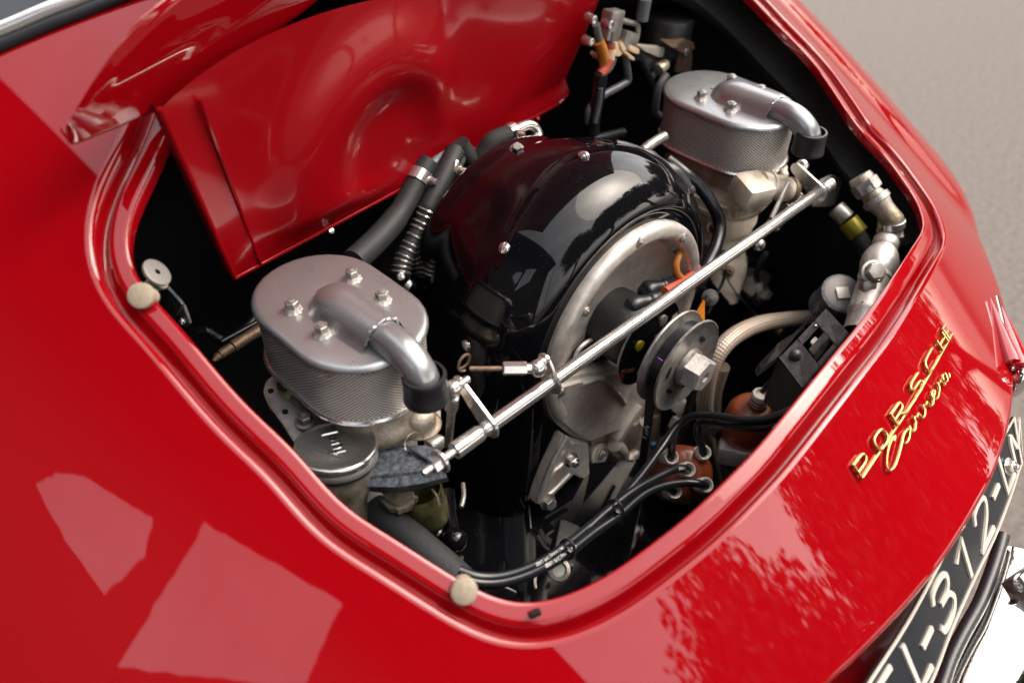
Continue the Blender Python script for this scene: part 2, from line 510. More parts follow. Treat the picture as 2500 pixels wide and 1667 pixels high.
for k in range(1, NR+1):
    t = k/NR; t = t*t*(1-.35*(1-t)) if k < NR else 1
    rows.append([V((q.x, q.y, H(q.x, q.y))) for q in (p.lerp(e, t) for p, e in zip(start, ends))])
# roll over the edge and go down
en = normals2(ends)
en = [n if n.dot((q-ctr).normalized()) > .25 else (q-ctr).normalized() for n, q in zip(en, ends)]
for _ in range(20): en = [((en[i-1]+en[i]*2+en[(i+1) % NL])/4).normalized() for i in range(NL)]
last = rows[-1]
rad = []
for q in ends:
    t = min(1, max(0, (abs(q.x)-.30)/.4)); rad.append(.006+.17*t*t*(3-2*t) if q.y < .55 else .1)
a0s = []
for i, q in enumerate(ends):
    d = 1e-3; a0s.append(math.atan2(H(q.x+en[i].x*d, q.y+en[i].y*d)-H(q.x, q.y), d))
cur = [V(v) for v in last]; NB = 9
for k in range(1, NB+1):
    row = []
    for i in range(NL):
        a1 = a0s[i]; a2 = R(-84)
        am = a1+(a2-a1)*(k-.5)/NB; ds = rad[i]*abs(a2-a1)/NB
        cur[i] = cur[i]+V((en[i].x*math.cos(am)*ds, en[i].y*math.cos(am)*ds, math.sin(am)*ds))
        row.append(V(cur[i]))
    rows.append(row)
for dz, o in ((.02, -.003), (.10, -.004), (.22, -.008), (.34, -.02)):
    rows.append([V((c.x+en[i].x*o, c.y+en[i].y*o, c.z-dz)) for i, c in enumerate(cur)])
b = MB(); b.grid(rows, closed_u=True)
b.build('body_shell', 'red', car, ang=60)

# ---- lining of the bay
b = MB()
wl = []
for z0, o in ((-.0145, .0003), (-.021, .003), (-.024, .026), (-.12, .028), (-.30, .024), (-.52, .02)):
    wl.append([V((p.x+n.x*o, p.y+n.y*o+(.13*min(1, max(0, (p.y-.05)/.05)) if z0 < -.0242 else 0), (H(p.x+n.x*o, p.y+n.y*o)+z0-(.006 if o > .02 else 0)) if z0 > -.1 else H(p.x, p.y)*(.5 if z0 > -.2 else 0)+z0)) for p, n in zip(loop[::3], ln[::3])])
b.grid(wl, closed_u=True)
o = len(b.v); b.v.append((0, 0, -.54)); nn = len(wl[0]); base = o-nn
for i in range(nn): b.f.append((base+i, base+(i+1) % nn, o))
b.build('bay_lining', 'carpet', car, ang=60)
# dark trim strip along the right wall
def inner(i0, i1, st=6): return range(i0, i1, st)
tr = [(loop[i], ln[i]) for i in range(NL) if loop[i].x > .25 and -.2 < loop[i].y < .2]
tr.sort(key=lambda q: q[0].y)
b = MB(); b.grid([[V((p.x+n.x*o, p.y+n.y*o, H(p.x, p.y)+z_)) for p, n in tr[::3]] for o, z_ in ((.0255, -.036), (.014, -.052), (-.002, -.060), (.004, -.072), (.028, -.078))])
b.build('edge_trim', 'felt', car, ang=60)
for px in ((0.4152,0.017,-0.0157), (0.4781,-0.1175,-0.1285)):
    c = V(px)
    slot_screw('trim_screw', c, (-.8, 0, .6), .0035, 'steel', car)
b = MB(); b.cyl((0.335,-0.16,-0.0671), (0.342,-0.1638,-0.0615), .0042, .0036, 12, .001); b.build('trim_peg', 'beige', car)
# rubber buffers on the drain channel
for p_, rr in (((-0.3675,0.0411,0.0515), .0082), ((-0.3157,-0.2063,-0.0686), .0082), ((-0.2898,0.1192,0.129), .0058)):
    c = V(p_); n = (HN(c.x, c.y)*.9+V((-.25, -.3, .1))).normalized()
    b = MB(); b.lathe([(0, -.012), (rr*.75, -.012), (rr*.8, 0), (rr*1.02, .001), (rr*1.05, .004), (rr, .0062), (rr*.7, .0072), (0, .0074)], c-n*.004, n, 24)
    b.build('buffer', 'beige', car)
c = V((-0.2892,-0.2423,-0.0824)); b = MB(); b.box(c, (.0075, .004, .004), axes=((.9, -.3, 0), (.3, .9, 0), (0, 0, 1)), bev=.001); b.build('drain_slot', 'carpet', car)

# ---- rear window with its bright trim
b = MB()
tr_ = [(-0.3415,0.239,0.1552),(-0.3257,0.2327,0.1603),(-0.3096,0.2258,0.1649),(-0.2929,0.2198,0.1698),(-0.2813,0.2139,0.1725)]
a_, c_ = V(tr_[0]), V(tr_[-1]); d_ = (c_-a_).normalized()
pth = [a_-d_*.12, a_, V(tr_[2]), c_, c_+d_*.10]
up = V((0, 0, .004))
b.tube(spline([p+up for p in pth], 6), .0060, 18); b.build('window_trim', 'bright_trim', car)
sd = HN(-.34, .24).cross(d_).normalized()
if sd.y > 0: sd = -sd
b = MB(); b.tube(spline([p+sd*.0085+V((0, 0, .001)) for p in pth], 6), .0050, 12); b.build('window_seal', 'rubber', car)
b = MB(); b.grid([[p-sd*s+V((0, 0, .003+.1*s)) for p in spline(pth, 4)] for s in (.002, .05, .12, .25)]); b.build('rear_window', 'glass', car)

# ---- engine lid standing open
lid = MB()
E_ = spline([(-0.3647,0.085,0.1468),(-0.364,0.085,0.1421),(-0.3484,0.086,0.1414),(-0.3011,0.095,0.1404),(-0.2375,0.105,0.1482),(-0.1786,0.112,0.1634),(-0.1258,0.115,0.1785),(-0.0231,0.12,0.1947)], 7)
T_ = spline([(-0.3647,0.085,0.1468),(-0.3639,0.083,0.1532),(-0.3602,0.08,0.1593),(-0.3345,0.082,0.1801),(-0.3029,0.088,0.1985),(-0.2797,0.095,0.2062),(-0.2364,0.105,0.2216),(-0.1663,0.12,0.2476)], 7)
rws = []
for k in range(41):
    t = k/40
    row = []
    for e, q in zip(E_, T_):
        p = e.lerp(q, t)
        w = min(1, (e-q).length/.13); w = w*w*(3-2*w)
        h = .014*w*math.sin(math.pi*t)**.75
        h += .0020*w*(math.exp(-((t-.22)/.07)**2)+math.exp(-((t-.78)/.07)**2))
        row.append(p+V((-.15, -.35, .9))*h)
    rws.append(row)
lid.grid(rws)
# rolled underside of the edge
lid.grid([[p for p in rws[0]], [p+V((.001, .002, -.002)) for p in rws[0]], [p+V((.004, .022, -.003)) for p in rws[0]]])
skin = lid.build('engine_lid', 'red', car, ang=70)
# inner pressing of the lid: hangs into the bay
bl, br = V((-0.2762,0.105,-0.0184)), V((0.182,0.165,-0.0411))
tl, trr = V((-0.3066,0.08,0.1466)), V((0.2112,0.155,0.07))
tm = V((-0.1522,0.11,0.1742))
NU, NV = 64, 44
bc = V((-0.1286,0.125,0.0449))
rows = []
for j in range(NV+1):
    v = j/NV; row = []
    for i in range(NU+1):
        u = i/NU
        lo = bl.lerp(br, u)
        hi = (tl*(1-u)*(1-u)+2*(tm+V((0, 0, .03)))*u*(1-u)+trr*u*u)
        if u > .955: lo = lo+V((0, 0, .006))*((u-.955)/.045)**2
        p = lo.lerp(hi, v)
        # big oval pressing with a smaller dish in it
        q = p-bc; ex = (q.x+q.z*.15)/.098; ez = (q.z-q.x*.35)/.088
        r = math.sqrt(ex*ex+ez*ez)
        d = .016/(1+math.exp((r-1)*9))
        r2 = math.sqrt(((q.x-.028)/.055)**2+((q.z+.018)/.05)**2)
        d -= .016/(1+math.exp((r2-1)*7))
        r3 = math.sqrt(((q.x-.01)/.02)**2+((q.z+.075)/.022)**2)
        d += .012*math.exp(-r3*r3)
        # fold towards the right hand corner
        s = (u-.70)-.32*v
        d += -.055*max(0, s)**1.1 if s > 0 else 0
        fd = min(1, v/.16); d *= fd*fd*(3-2*fd)
        p = p+V((0, -1, .15))*d
        row.append(p)
    rows.append(row)
b = MB(); b.grid(rows); b.build('lid_inner_panel', 'red_in', skin, ang=75)
# the rest of the lid rises on above the bay
b = MB(); up0 = [(-0.2213,0.105,0.2357),(-0.1445,0.118,0.1864),(-0.0122,0.135,0.1474),(0.1018,0.148,0.1179),(0.2218,0.158,0.0878),(0.3508,0.16,0.1065)]
b.grid([[V(p)+V((0, -.03*k*k*.5, .10*k))+V((V(p).x*.10*k, .02*k, 0)) for p in spline(up0, 5)] for k in (0, .5, 1, 2, 3, 4)]); b.build('lid_upper_panel', 'red_in', skin, ang=75)
# folded flange round the pressing
b = MB()
outer = [r[0] for r in reversed(rows)]+rows[0][1:]+[r[-1] for r in rows[1:]]
b.tube([p+V((0, .001, 0)) for p in outer], .0022, 8); b.build('lid_flange', 'red_in', skin)
b = MB(); b.grid([[p+V((0, 0, 0)) for p in outer], [p+V((0, .016, -.001)) for p in outer]]); b.build('lid_return', 'red_in', skin)
b = MB()
wd = V((.0, -.012, .0))
ins = [r[0].lerp(r[-1], .055)+V((0, -.0005, 0)) for r in reversed(rows)]
b.tube(ins, [.0016]*len(ins), 8); b.build('lid_rib', 'red_in', skin)
for i, u in enumerate((.22, .60, .74, .88)):
    p = rows[0][int(u*NU)]
    b = MB(); b.cyl(p+V((0, -.002, -.002)), p+V((0, .004, -.008)), .0028, .0022, 10, .0008); b.build('lid_screw', 'red_in' if i else 'steel', skin)

# ---- number plate
top = spline([(-0.2094,-0.4105,-0.14),(-0.1442,-0.4073,-0.14),(-0.0782,-0.4044,-0.14),(0.0021,-0.3966,-0.14),(0.0394,-0.3937,-0.14),(0.111,-0.3831,-0.14),(0.1806,-0.3775,-0.14)], 8)
bot = spline([(-0.1515,-0.443,-0.182),(-0.0824,-0.4371,-0.182),(-0.0307,-0.429,-0.182),(0.0288,-0.422,-0.182),(0.0733,-0.4175,-0.182),(0.1178,-0.4109,-0.182),(0.1706,-0.4012,-0.182)], 8)
def plate_at(u, v, off=0.):
    def pt(c):
        xs = u
        for a, d in zip(c, c[1:]):
            if a.x <= xs <= d.x: return a.lerp(d, (xs-a.x)/(d.x-a.x))
        return V(c[-1]) if xs > c[-1].x else V(c[0])
    a, d = pt(top), pt(bot)
    n = V((0, -.80, .60)).normalized()
    return a.lerp(d, v)+n*off
XL, XR = max(top[0].x, bot[0].x)+.001, min(top[-1].x, bot[-1].x)-.001
print('plate', XL, XR)
def strip(name, m, u0, u1, v0, v1, off, parent, n=40, th=.0022):
    b = MB()
    f = [[plate_at(u0+(u1-u0)*i/n, v, off) for i in range(n+1)] for v in (v0, (v0+v1)/2, v1)]
    bk = [[plate_at(u0+(u1-u0)*i/n, v, off-th) for i in range(n+1)] for v in (v0, (v0+v1)/2, v1)]
    b.grid(f); b.grid(bk)
    b.grid([f[0], bk[0]]); b.grid([f[-1], bk[-1]])
    b.grid([[r[0] for r in f], [r[0] for r in bk]]); b.grid([[r[-1] for r in f], [r[-1] for r in bk]])
    return b.build(name, m, parent)
plate = strip('number_plate', 'plate_black', XL, XR, 0, 1, 0, car)
def ribbon(strokes, x0, w, h, v0, v1, sw, off=.0018, slant=0.):
    """strokes in unit box (x right, y up) -> raised ribbon on the plate"""
    b = MB()
    for st in strokes:
        pts = [V(p+(0,)) if len(p) == 2 else V(p) for p in st]
        if len(pts) > 2 and st[0] != st[-1] and len(st) > 4: pts = spline(pts, 5)
        fr = []
        for i, p in enumerate(pts):
            t = (pts[min(i+1, len(pts)-1)]-pts[max(i-1, 0)]); t = V((t.x*w, t.y*h, 0)).normalized()
            nrm = V((-t.y, t.x, 0)); 
            e = V((0, 0, 0))
            if i == 0: e = -t*sw*.3
            if i == len(pts)-1: e = t*sw*.3
            row = []
            for s, q in ((-1, 0), (-.85, 1), (.85, 1), (1, 0)):
                X = p.x*w+e.x+nrm.x*sw*.5*s; Y = p.y*h+e.y+nrm.y*sw*.5*s
                row.append(plate_at(x0+X+slant*Y, v1-(v1-v0)*(Y/h), off*q-.0002))
            fr.append(row)
        b.grid(fr)
        o = len(b.v)
        for rw in (fr[0], fr[-1]):
            n0 = len(b.v); b.v += [tuple(p) for p in rw]; b.f.append((n0, n0+1, n0+2, n0+3))
    return b
b = MB(); xs_ = [-.30+.5*i/50 for i in range(51)]
fold = [V((x, yrear(x)-.002, H(x, yrear(x))-.010)) for x in xs_]
def back(v, o): return [plate_at(min(max(x, XL), XR), v, o)+V((x-min(max(x, XL), XR), 0, 0)) for x in xs_]
b.grid([fold, [p+V((0, .004, -.014)) for p in fold], [p+V((0, .012, -.040)) for p in fold], back(.5, -.034), back(1.02, -.020), back(1.30, -.012), [p+V((0, .02, -.10)) for p in back(1.35, -.012)]])
b.build('tail_apron', 'red_in', car, ang=70)
GL = {'E': [[(1, 1), (0, 1), (0, 0), (1, 0)], [(0, .52), (.8, .52)]],
      'V': [[(0, 1), (.5, 0)], [(.5, 0), (1, 1)]],
      '-': [[(0, .5), (1, .5)]],
      '3': [[(0, .82), (.12, .96), (.5, 1.0), (.9, .92), (.95, .72), (.75, .56), (.38, .53)], [(.38, .53), (.8, .48), (1, .26), (.85, .06), (.5, 0), (.12, .04), (0, .20)]],
      '1': [[(0, .72), (.75, 1), (.75, 0)]],
      '2': [[(0, .78), (.12, .95), (.5, 1.0), (.9, .93), (1, .74), (.8, .48), (.3, .2), (0, 0)], [(0, 0), (1.02, 0)]],
      'L': [[(0, 1), (0, 0), (.95, 0)]],
      'M': [[(0, 0), (0, 1), (.5, .38), (1, 1), (1, 0)]]}
def px_x(p): return p[0]
CH = [('E', (-0.1315,-0.4176,-0.162)[0], .030), ('L', (-0.0859,-0.421,-0.162)[0], .024), ('-', (-0.0674,-0.4194,-0.162)[0], .018), ('3', (-0.0302,-0.416,-0.162)[0], .033),
      ('1', (0.0138,-0.4104,-0.162)[0], .022), ('2', (0.0611,-0.403,-0.162)[0], .031), ('-', (0.0992,-0.3967,-0.162)[0], .016), ('L', (0.1338,-0.3904,-0.162)[0], .028), ('M', (0.1665,-0.3863,-0.162)[0], .030)]
for ch, cx, w in CH:
    ribbon(GL[ch], cx-w/2, w*.92, .040, .17, .85, .0052).build('character', 'plate_white', plate, ang=25)
for v in (.018, .982): strip('plate_border', 'plate_white', XL, XR, v-.018, v+.018, .0012, plate, th=.0012)
for u0, u1 in ((XL, XL+.004), (XR-.004, XR)): strip('plate_border', 'plate_white', u0, u1, 0, 1, .0013, plate, n=2, th=.0012)
c = plate_at((0.1333,-0.3954,-0.16)[0], .52, .001)
hexbolt('plate_bolt', c, (0, -.80, .60), .009, .005, 'steel', plate, stud=True)

# ================================================================ gold badges on the tail
def badge(base, top, h):
    bs, ts = spline(base, 12), spline(top, 12)
    def at(u, v):
        k = u*(len(bs)-1); i = min(int(k), len(bs)-2); f = k-i
        p = bs[i].lerp(bs[i+1], f).lerp(ts[i].lerp(ts[i+1], f), v)
        n = HN(p.x, p.y)
        return V((p.x, p.y, H(p.x, p.y)))+n*h
    return at
def badge_strokes(name, at, strokes, r, parent, close=True, flat=.9):
    b = MB()
    for st in strokes:
        pts = [(p[0], p[1]) for p in st]
        if len(pts) > 3: pts = [(q.x, q.y) for q in spline([(x, y, 0) for x, y in pts], 5)]
        path = [at(x, y) for x, y in pts]
        b.tube(path, r, 8)
        b.tube([p-HN(p.x, p.y)*r*1.3 for p in path], r, 6)
    return b.build(name, 'gold', parent, ang=50)
at1 = badge([(-0.0606,-0.3343,-0.0659),(-0.0337,-0.3325,-0.0619),(-0.0045,-0.3301,-0.0589),(0.028,-0.3267,-0.0577),(0.0671,-0.3213,-0.0587),(0.1118,-0.3145,-0.0633),(0.1325,-0.3113,-0.0664)], [(-0.0599,-0.3258,-0.0605),(-0.0329,-0.3245,-0.0568),(-0.0033,-0.3225,-0.0542),(0.0292,-0.3189,-0.0529),(0.0683,-0.3138,-0.0541),(0.1131,-0.3068,-0.0588),(0.134,-0.3034,-0.0619)], .0030)
bd = badge_strokes('maker_badge', at1, [[(0, 0), (.5, .0), (1.0, 0)]], .0009, car)
WL = [('P', [[(0, 0), (0, 1)], [(0, 1), (.55, 1), (.85, .95), (.95, .72), (.8, .5), (.5, .45), (0, .45)]]),
      ('O', [[(.5, 0), (.12, .08), (0, .5), (.12, .92), (.5, 1), (.88, .92), (1, .5), (.88, .08), (.5, 0)]]),
      ('R', [[(0, 0), (0, 1)], [(0, 1), (.55, 1), (.9, .95), (.95, .75), (.85, .55), (.5, .5), (0, .5)], [(.4, .5), (1, 0)]]),
      ('S', [[(0, .02), (.4, 0), (.8, .04), (.95, .25), (.8, .46), (.5, .5), (.2, .54), (.05, .75), (.2, .96), (.6, 1), (1, .98)]]),
      ('C', [[(1, .0), (.5, 0), (.12, .1), (0, .5), (.12, .9), (.5, 1), (1, 1)]]),
      ('H', [[(0, 0), (0, 1)], [(.9, 0), (.9, 1)], [(0, .5), (.9, .5)]]),
      ('E', [[(.9, 0), (0, 0)], [(0, 0), (0, 1)], [(0, 1), (.9, 1)], [(0, .5), (.75, .5)]])]
us = [0.0, .165, .335, .51, .655, .79, .905]
for (ch, st), u0 in zip(WL, us):
    badge_strokes('letter', at1, [[(u0+.088*x, y*1.02) for x, y in s_] for s_ in st], .0009, bd)
at2 = badge([(-0.037,-0.3448,-0.0697),(-0.0137,-0.3419,-0.0666),(0.013,-0.3393,-0.065),(0.0403,-0.3376,-0.0656),(0.0675,-0.3345,-0.067),(0.0857,-0.3321,-0.0686)], [(-0.0365,-0.3359,-0.0642),(-0.0131,-0.3333,-0.0612),(0.0128,-0.3305,-0.0593),(0.0402,-0.3282,-0.0597),(0.0667,-0.3252,-0.061),(0.0845,-0.3228,-0.0626)], .0028)
badge_strokes('script_badge', at2, [[(.17, .92), (.20, 1.06), (.15, 1.1), (.07, .9), (.0, .45), (.0, .08), (.05, -.05), (.12, .05), (.2, .3), (.245, .5)],
    [(.32, .5), (.27, .56), (.225, .35), (.235, .1), (.27, .06), (.32, .3), (.34, .52), (.335, .15), (.36, .05), (.40, .3)],
    [(.40, .3), (.415, .58), (.44, .46), (.465, .5), (.465, .12), (.49, .08), (.525, .3), (.535, .58), (.56, .46), (.585, .5), (.59, .12), (.615, .08)],
    [(.615, .08), (.655, .28), (.70, .48), (.685, .6), (.655, .52), (.65, .2), (.68, .04), (.72, .14), (.76, .32), (.775, .58), (.80, .46), (.825, .5), (.825, .12), (.85, .08)],
    [(.94, .5), (.90, .56), (.865, .35), (.875, .1), (.905, .06), (.945, .3), (.96, .52), (.955, .15), (.975, .05), (1.0, .25)]], .00072, car)

# ---- tail lamp, bumper, lower tail
la = spline([(0.2761,-0.3027,-0.1117),(0.2406,-0.3239,-0.1105),(0.2124,-0.3415,-0.1109),(0.1917,-0.3545,-0.1117)], 6)
lb_ = spline([(0.2881,-0.3133,-0.1234),(0.2481,-0.3344,-0.12),(0.2158,-0.35,-0.1175),(0.1924,-0.3618,-0.1165)], 6)
b = MB()
for ln_, r0 in ((la, .0065), (lb_, .0105)):
    n_ = len(ln_)-1
    b.tube([p+HN(p.x, p.y)*(.004*i/n_) for i, p in enumerate(ln_)], [.0006+r0*math.sin(min(1, i/n_*.75)*math.pi*.66) for i in range(n_+1)], 14)
lamp = b.build('tail_lamp', 'lens', car)
b = MB(); b.tube([p+HN(p.x, p.y)*.004+V((-.006*i/18, -.002, 0)) for i, p in enumerate(la)], .0016, 8); b.build('lamp_trim', 'chrome', lamp)
b = MB(); e_ = lb_[-1]; b.sphere(e_+V((0, -.004, -.006)), .011, 18, sc=(1, .7, 1.6)); b.build('lamp_bezel', 'chrome', lamp)
rub = spline([(0.1068,-0.4208,-0.205),(0.087,-0.4255,-0.207),(0.06,-0.4306,-0.209),(0.031,-0.4348,-0.211),(-0.0005,-0.4367,-0.214),(-0.0267,-0.4394,-0.217),(-0.0516,-0.4441,-0.22),(-0.094,-0.4501,-0.225)], 6)
b = MB()
cr = []
for i, p in enumerate(rub):
    row = []
    t = (rub[min(i+1, len(rub)-1)]-rub[max(i-1, 0)]).normalized()
    s_ = V((0, 0, 1)).cross(t); s_ = s_ if s_.y < 0 else -s_
    for k in range(15):
        q = -.55+k/14*2.5
        row.append(p+s_*(.052*math.sin(q)+.030)+V((0, 0, -.052+.052*math.cos(q)-.008)))
    cr.append(row)
b.grid(cr)
# closed end of the bumper bar, away from the camera
n0 = len(b.v); b.v += [tuple(q) for q in cr[0]]; b.f.append(tuple(range(n0, n0+15)))
bump = b.build('bumper', 'chrome', car, ang=50)
b = MB(); b.tube([p+V((0, 0, -.004)) for p in rub], .0058, 10); b.build('bumper_seal', 'rubber', bump)
b = MB(); c = V((0.0728,-0.4512,-0.215)); b.box(c+V((.014, -.012, .0)), (.050, .034, .026), rot=(.35, 0, -.25), bev=.005); b.build('lamp_housing', 'steel_d', bump)
b = MB(); c = V((0.0644,-0.4466,-0.205)); b.lathe([(0, .001), (.003, .0012), (.0045, 0), (.006, .0014), (.0075, 0)], c+V((.003, -.004, .0)), (-.3, -.5, .8), 18); b.build('housing_screw', 'steel', bump)

# ================================================================ air filters
def stadium(Rr, L, n=16):
    o = []
    for c, a0 in ((L-Rr, 0), (-(L-Rr), math.pi)):
        for k in range(n+1):
            a = a0+math.pi*k/n; o.append((Rr*math.cos(a), c+Rr*math.sin(a)))
        s = -1 if a0 == 0 else 1
        for k in range(1, 6):
            o.append((s*Rr, c-(2*c)*k/6))
    return o
FX, FR, FL, FH = -.25, .0500, .0741, .0572
flt = thing('air_filter', (FX, 0, -FH), 'silver oval air filter with mesh sides beside the raised lid and filler cap', 'air filter', 'silver air filters on the carburettors')
def ring_(d, z): return [V((FX+x, y, z)) for x, y in stadium(FR-d, FL-d)]
b = MB()
rows = [ring_(.0022, -.0062), ring_(0, -.0058), ring_(-.0004, -.0040), ring_(.0004, -.0020), ring_(.0022, -.0006), ring_(.005, 0), ring_(.016, .0006), ring_(.030, .0009), ring_(.0488, .001)]
b.grid(rows, closed_u=True)
lid_p = b.build('top_plate', 'silver', flt, ang=50)
b = MB(); o_ = stadium(FR-.0024, FL-.0024)
per = [0]
for p, q in zip(o_, o_[1:]+o_[:1]): per.append(per[-1]+math.hypot(q[0]-p[0], q[1]-p[1]))
zz = [-.0055-(FH-.008)*k/4 for k in range(5)]
b.grid([[V((FX+x, y, z)) for x, y in o_]+[V((FX+o_[0][0], o_[0][1], z))] for z in zz], uvs=lambda i, j: (per[min(j, len(per)-1)]/per[-1], zz[min(i, 4)]))
b.build('mesh_screen', 'mesh', flt, ang=60)
b = MB(); b.grid([ring_(.0035, -FH+.0045), ring_(.0008, -FH+.0042), ring_(-.0006, -FH+.0028), ring_(-.0002, -FH+.001), ring_(.002, -FH), ring_(.02, -FH), ring_(.0488, -FH)], closed_u=True); b.build('bottom_rim', 'steel', flt)
# raised channel and outlet pipe
b = MB(); rows = []
for k in range(26):
    t = k/25; y = .020-.074*t
    w = .0185*min(1, math.sqrt(max(0, 1-(1-min(1, t/.34))**2)))+.0003; w *= 1-.18*max(0, t-.4)/.6
    hgt = .0175*min(1, math.sqrt(max(0, 1-(1-min(1, t/.42))**2)))+.0001
    row = []
    for j in range(21):
        q = -1+2*j/20
        fil = 1.28
        a = abs(q)
        z = hgt*math.sqrt(max(0, 1-(a/.86)**2)) if a < .80 else hgt*.367*((1-a)/.2)**2
        row.append(V((FX+q*w*fil, y, .0008+z)))
    rows.append(row)
b.grid(rows); b.build('channel', 'silver', flt, ang=60, recalc=True)
b = MB(); pp = spline([(FX, -.046, .0045), (FX, -.062, .0062), (FX, -.0765, .0048), (FX, -.0885, -.0015), (FX, -.0955, -.011), (FX, -.0972, -.024)], 7)
b.tube(pp, [.0121]*len(pp), 22); pipe = b.build('outlet_pipe', 'silver', flt)
b = MB(); rows = []
for k in range(25):
    a = math.pi*(k/24)*1.0
    rr = .0138+.0006*math.sin(k*2.9)+.0005*math.sin(k*5.3)
    rows.append(V((FX+rr*math.cos(a)*1.04, -.0525-.002*math.sin(a), .0048+rr*math.sin(a))))
b.tube(rows, [.0010+.00025*math.sin(k*3.7) for k in range(25)], 8); b.build('weld_bead', 'silver', pipe)
b = MB(); b.lathe([(.0132, .0), (.0150, .0002), (.0156, .0016), (.0152, .004), (.0156, .019), (.0162, .0205), (.0160, .0225), (.0148, .0228), (.012, .022), (.0118, .01)], (FX, -.0964, -.0022), (0, -.04, -1), 30); b.build('rubber_cuff', 'rubber', flt)
for sx in (-1, 1):
    for sy in (-1, 1):
        c = V((FX+sx*.0268, sy*.0182, .0008))
        bt = MB(); bt.hexnut(c+V((0, 0, .0028)), (0, 0, 1), .0088, .0058, rot=.4+sx*.3+sy*.7); bt.cyl(c+V((0, 0, .0084)), c+V((0, 0, .0096)), .0028, seg=12, bev=.0005)
        bo = bt.build('bolt', 'steel_d', flt)
        b = MB()
        prf = []
        rows = []
        for (r_, z_, amp) in ((.0030, .0034, 0), (.0052, .0030, 0), (.0058, .0016, .0003), (.0072, .0002, .0005)):
            rows.append([c+V(((r_+amp*math.sin(a*9+sx+sy))*math.cos(a), (r_+amp*math.sin(a*9+sx+sy))*math.sin(a), z_)) for a in [2*math.pi*k/36 for k in range(36)]])
        b.grid(rows, closed_u=True); b.build('lock_washer', 'alu', bo)
f2 = copy_tree(flt); f2.location = (FX+.5, 0, -FH-.0031)
f2['label'] = 'silver oval air filter with mesh sides against the black bay wall by the asphalt'

# ================================================================ carburettors
car1 = thing('carburettor', (FX, 0, -.13), 'stained aluminium carburettor below the filter next to the round filler cap', 'carburettor', 'carburettors under the air filters')
b = MB(); b.prism([V(p) for p in [(-0.2747,0.0544,-0.086),(-0.2843,0.0589,-0.086),(-0.2938,0.0562,-0.086),(-0.3016,0.0475,-0.086),(-0.3063,0.0331,-0.086),(-0.3095,0.0088,-0.086),(-0.3139,-0.0132,-0.086),(-0.3098,-0.0358,-0.086),(-0.2901,-0.0495,-0.086),(-0.2694,-0.0623,-0.086),(-0.2535,-0.0646,-0.086),(-0.2325,-0.0757,-0.086),(-0.2235,-0.0749,-0.086),(-0.215,-0.0681,-0.086),(-0.2076,-0.0566,-0.086),(-0.204,-0.0375,-0.086),(-0.2078,-0.0004,-0.086),(-0.2302,0.0424,-0.086)]], (0, 0, -.006), bev=.001); b.build('flange_plate', 'alu', car1)
b = MB()
b.grid([[V((FX+.004+x, y-.004, z)) for x, y in stadium(FR-d, FL-d)] for d, z in ((.004, -.087), (.002, -.083), (.003, -.078), (.008, -.0745), (.012, -.066), (.016, -.058), (.03, -.056))], closed_u=True)
b.build('throat_casting', 'alu_dark', car1, ang=50)
b = MB(); c = V((-0.2357,-0.0681,-0.074)); b.lathe([(0, .006), (.006, .0055), (.0105, .003), (.0125, -.001), (.0128, -.012)], c, (0, 0, 1), 24); b.lathe([(.0128, -.012), (.016, -.0118), (.0165, -.0105)], c, (0, 0, 1), 24); b.build('dome_cap', 'alu_warm', car1)
b = MB(); c = V((-0.2877,0.028,-0.074)); b.lathe([(.004, .001), (.0095, .002), (.0098, -.004), (.007, -.012)], c, (0, 0, 1), 20); b.build('brass_plug', 'greenish', car1)
for p in ((-0.2984,-0.0072,-0.082), (-0.2693,-0.056,-0.082)):
    hexbolt('nut', V(p), (0, 0, 1), .0095, .006, 'steel_d', car1, stud=True)
for p in ((-0.2971,0.0431,-0.0855), (-0.3018,0.0158,-0.0855)):
    b = MB(); b.cyl(V(p)-V((0, 0, .002)), V(p)+V((0, 0, .0006)), .0024, seg=12); b.build('bolt_hole', 'carpet', car1)
b = MB(); b.cyl((FX+.01, -.01, -.092), (FX+.012, -.012, -.20), .036, .030, 28, .004); b.build('throttle_body', 'alu', car1)
b = MB(); c = V((-0.205,-0.0518,-0.1401)); b.cyl(c+V((-.012, 0, 0)), c, .0072, seg=18, bev=.001); b.cyl(c, c+V((.003, 0, 0)), .0045, seg=14, bev=.001); b.build('spindle_end', 'steel_d', car1)
# the other one: seen from its rear, with float bowl cover and bosses
car2 = thing('carburettor', (.25, 0, -.13), 'cast aluminium carburettor with bolted cover under the filter beside the black bay wall', 'carburettor', 'carburettors under the air filters')
X2 = .25
b = MB()
b.prism([V(p) for p in [(0.2089,0.0282,-0.104),(0.2266,0.0257,-0.104),(0.2581,-0.0142,-0.104),(0.2691,-0.0509,-0.104),(0.2718,-0.0627,-0.104),(0.2517,-0.0663,-0.104),(0.2286,-0.0685,-0.104),(0.2154,-0.0645,-0.104),(0.2046,-0.0563,-0.104),(0.1973,-0.0405,-0.104),(0.1959,-0.0148,-0.104),(0.1997,0.01,-0.104)]], (0, 0, -.008), bev=.002); b.build('flange_plate', 'alu_lightened', car2)
b = MB()
b.prism([V(p) for p in [(0.2066,0.0172,-0.092),(0.2248,0.0141,-0.092),(0.2489,-0.0234,-0.092),(0.2636,-0.0516,-0.092),(0.2431,-0.0618,-0.092),(0.2127,-0.0635,-0.092),(0.202,-0.0555,-0.092),(0.1978,-0.0272,-0.092),(0.1969,-0.0037,-0.092)]], (0, 0, -.018), bev=.004)
b.build('bowl_cover', 'alu_lightened', car2)
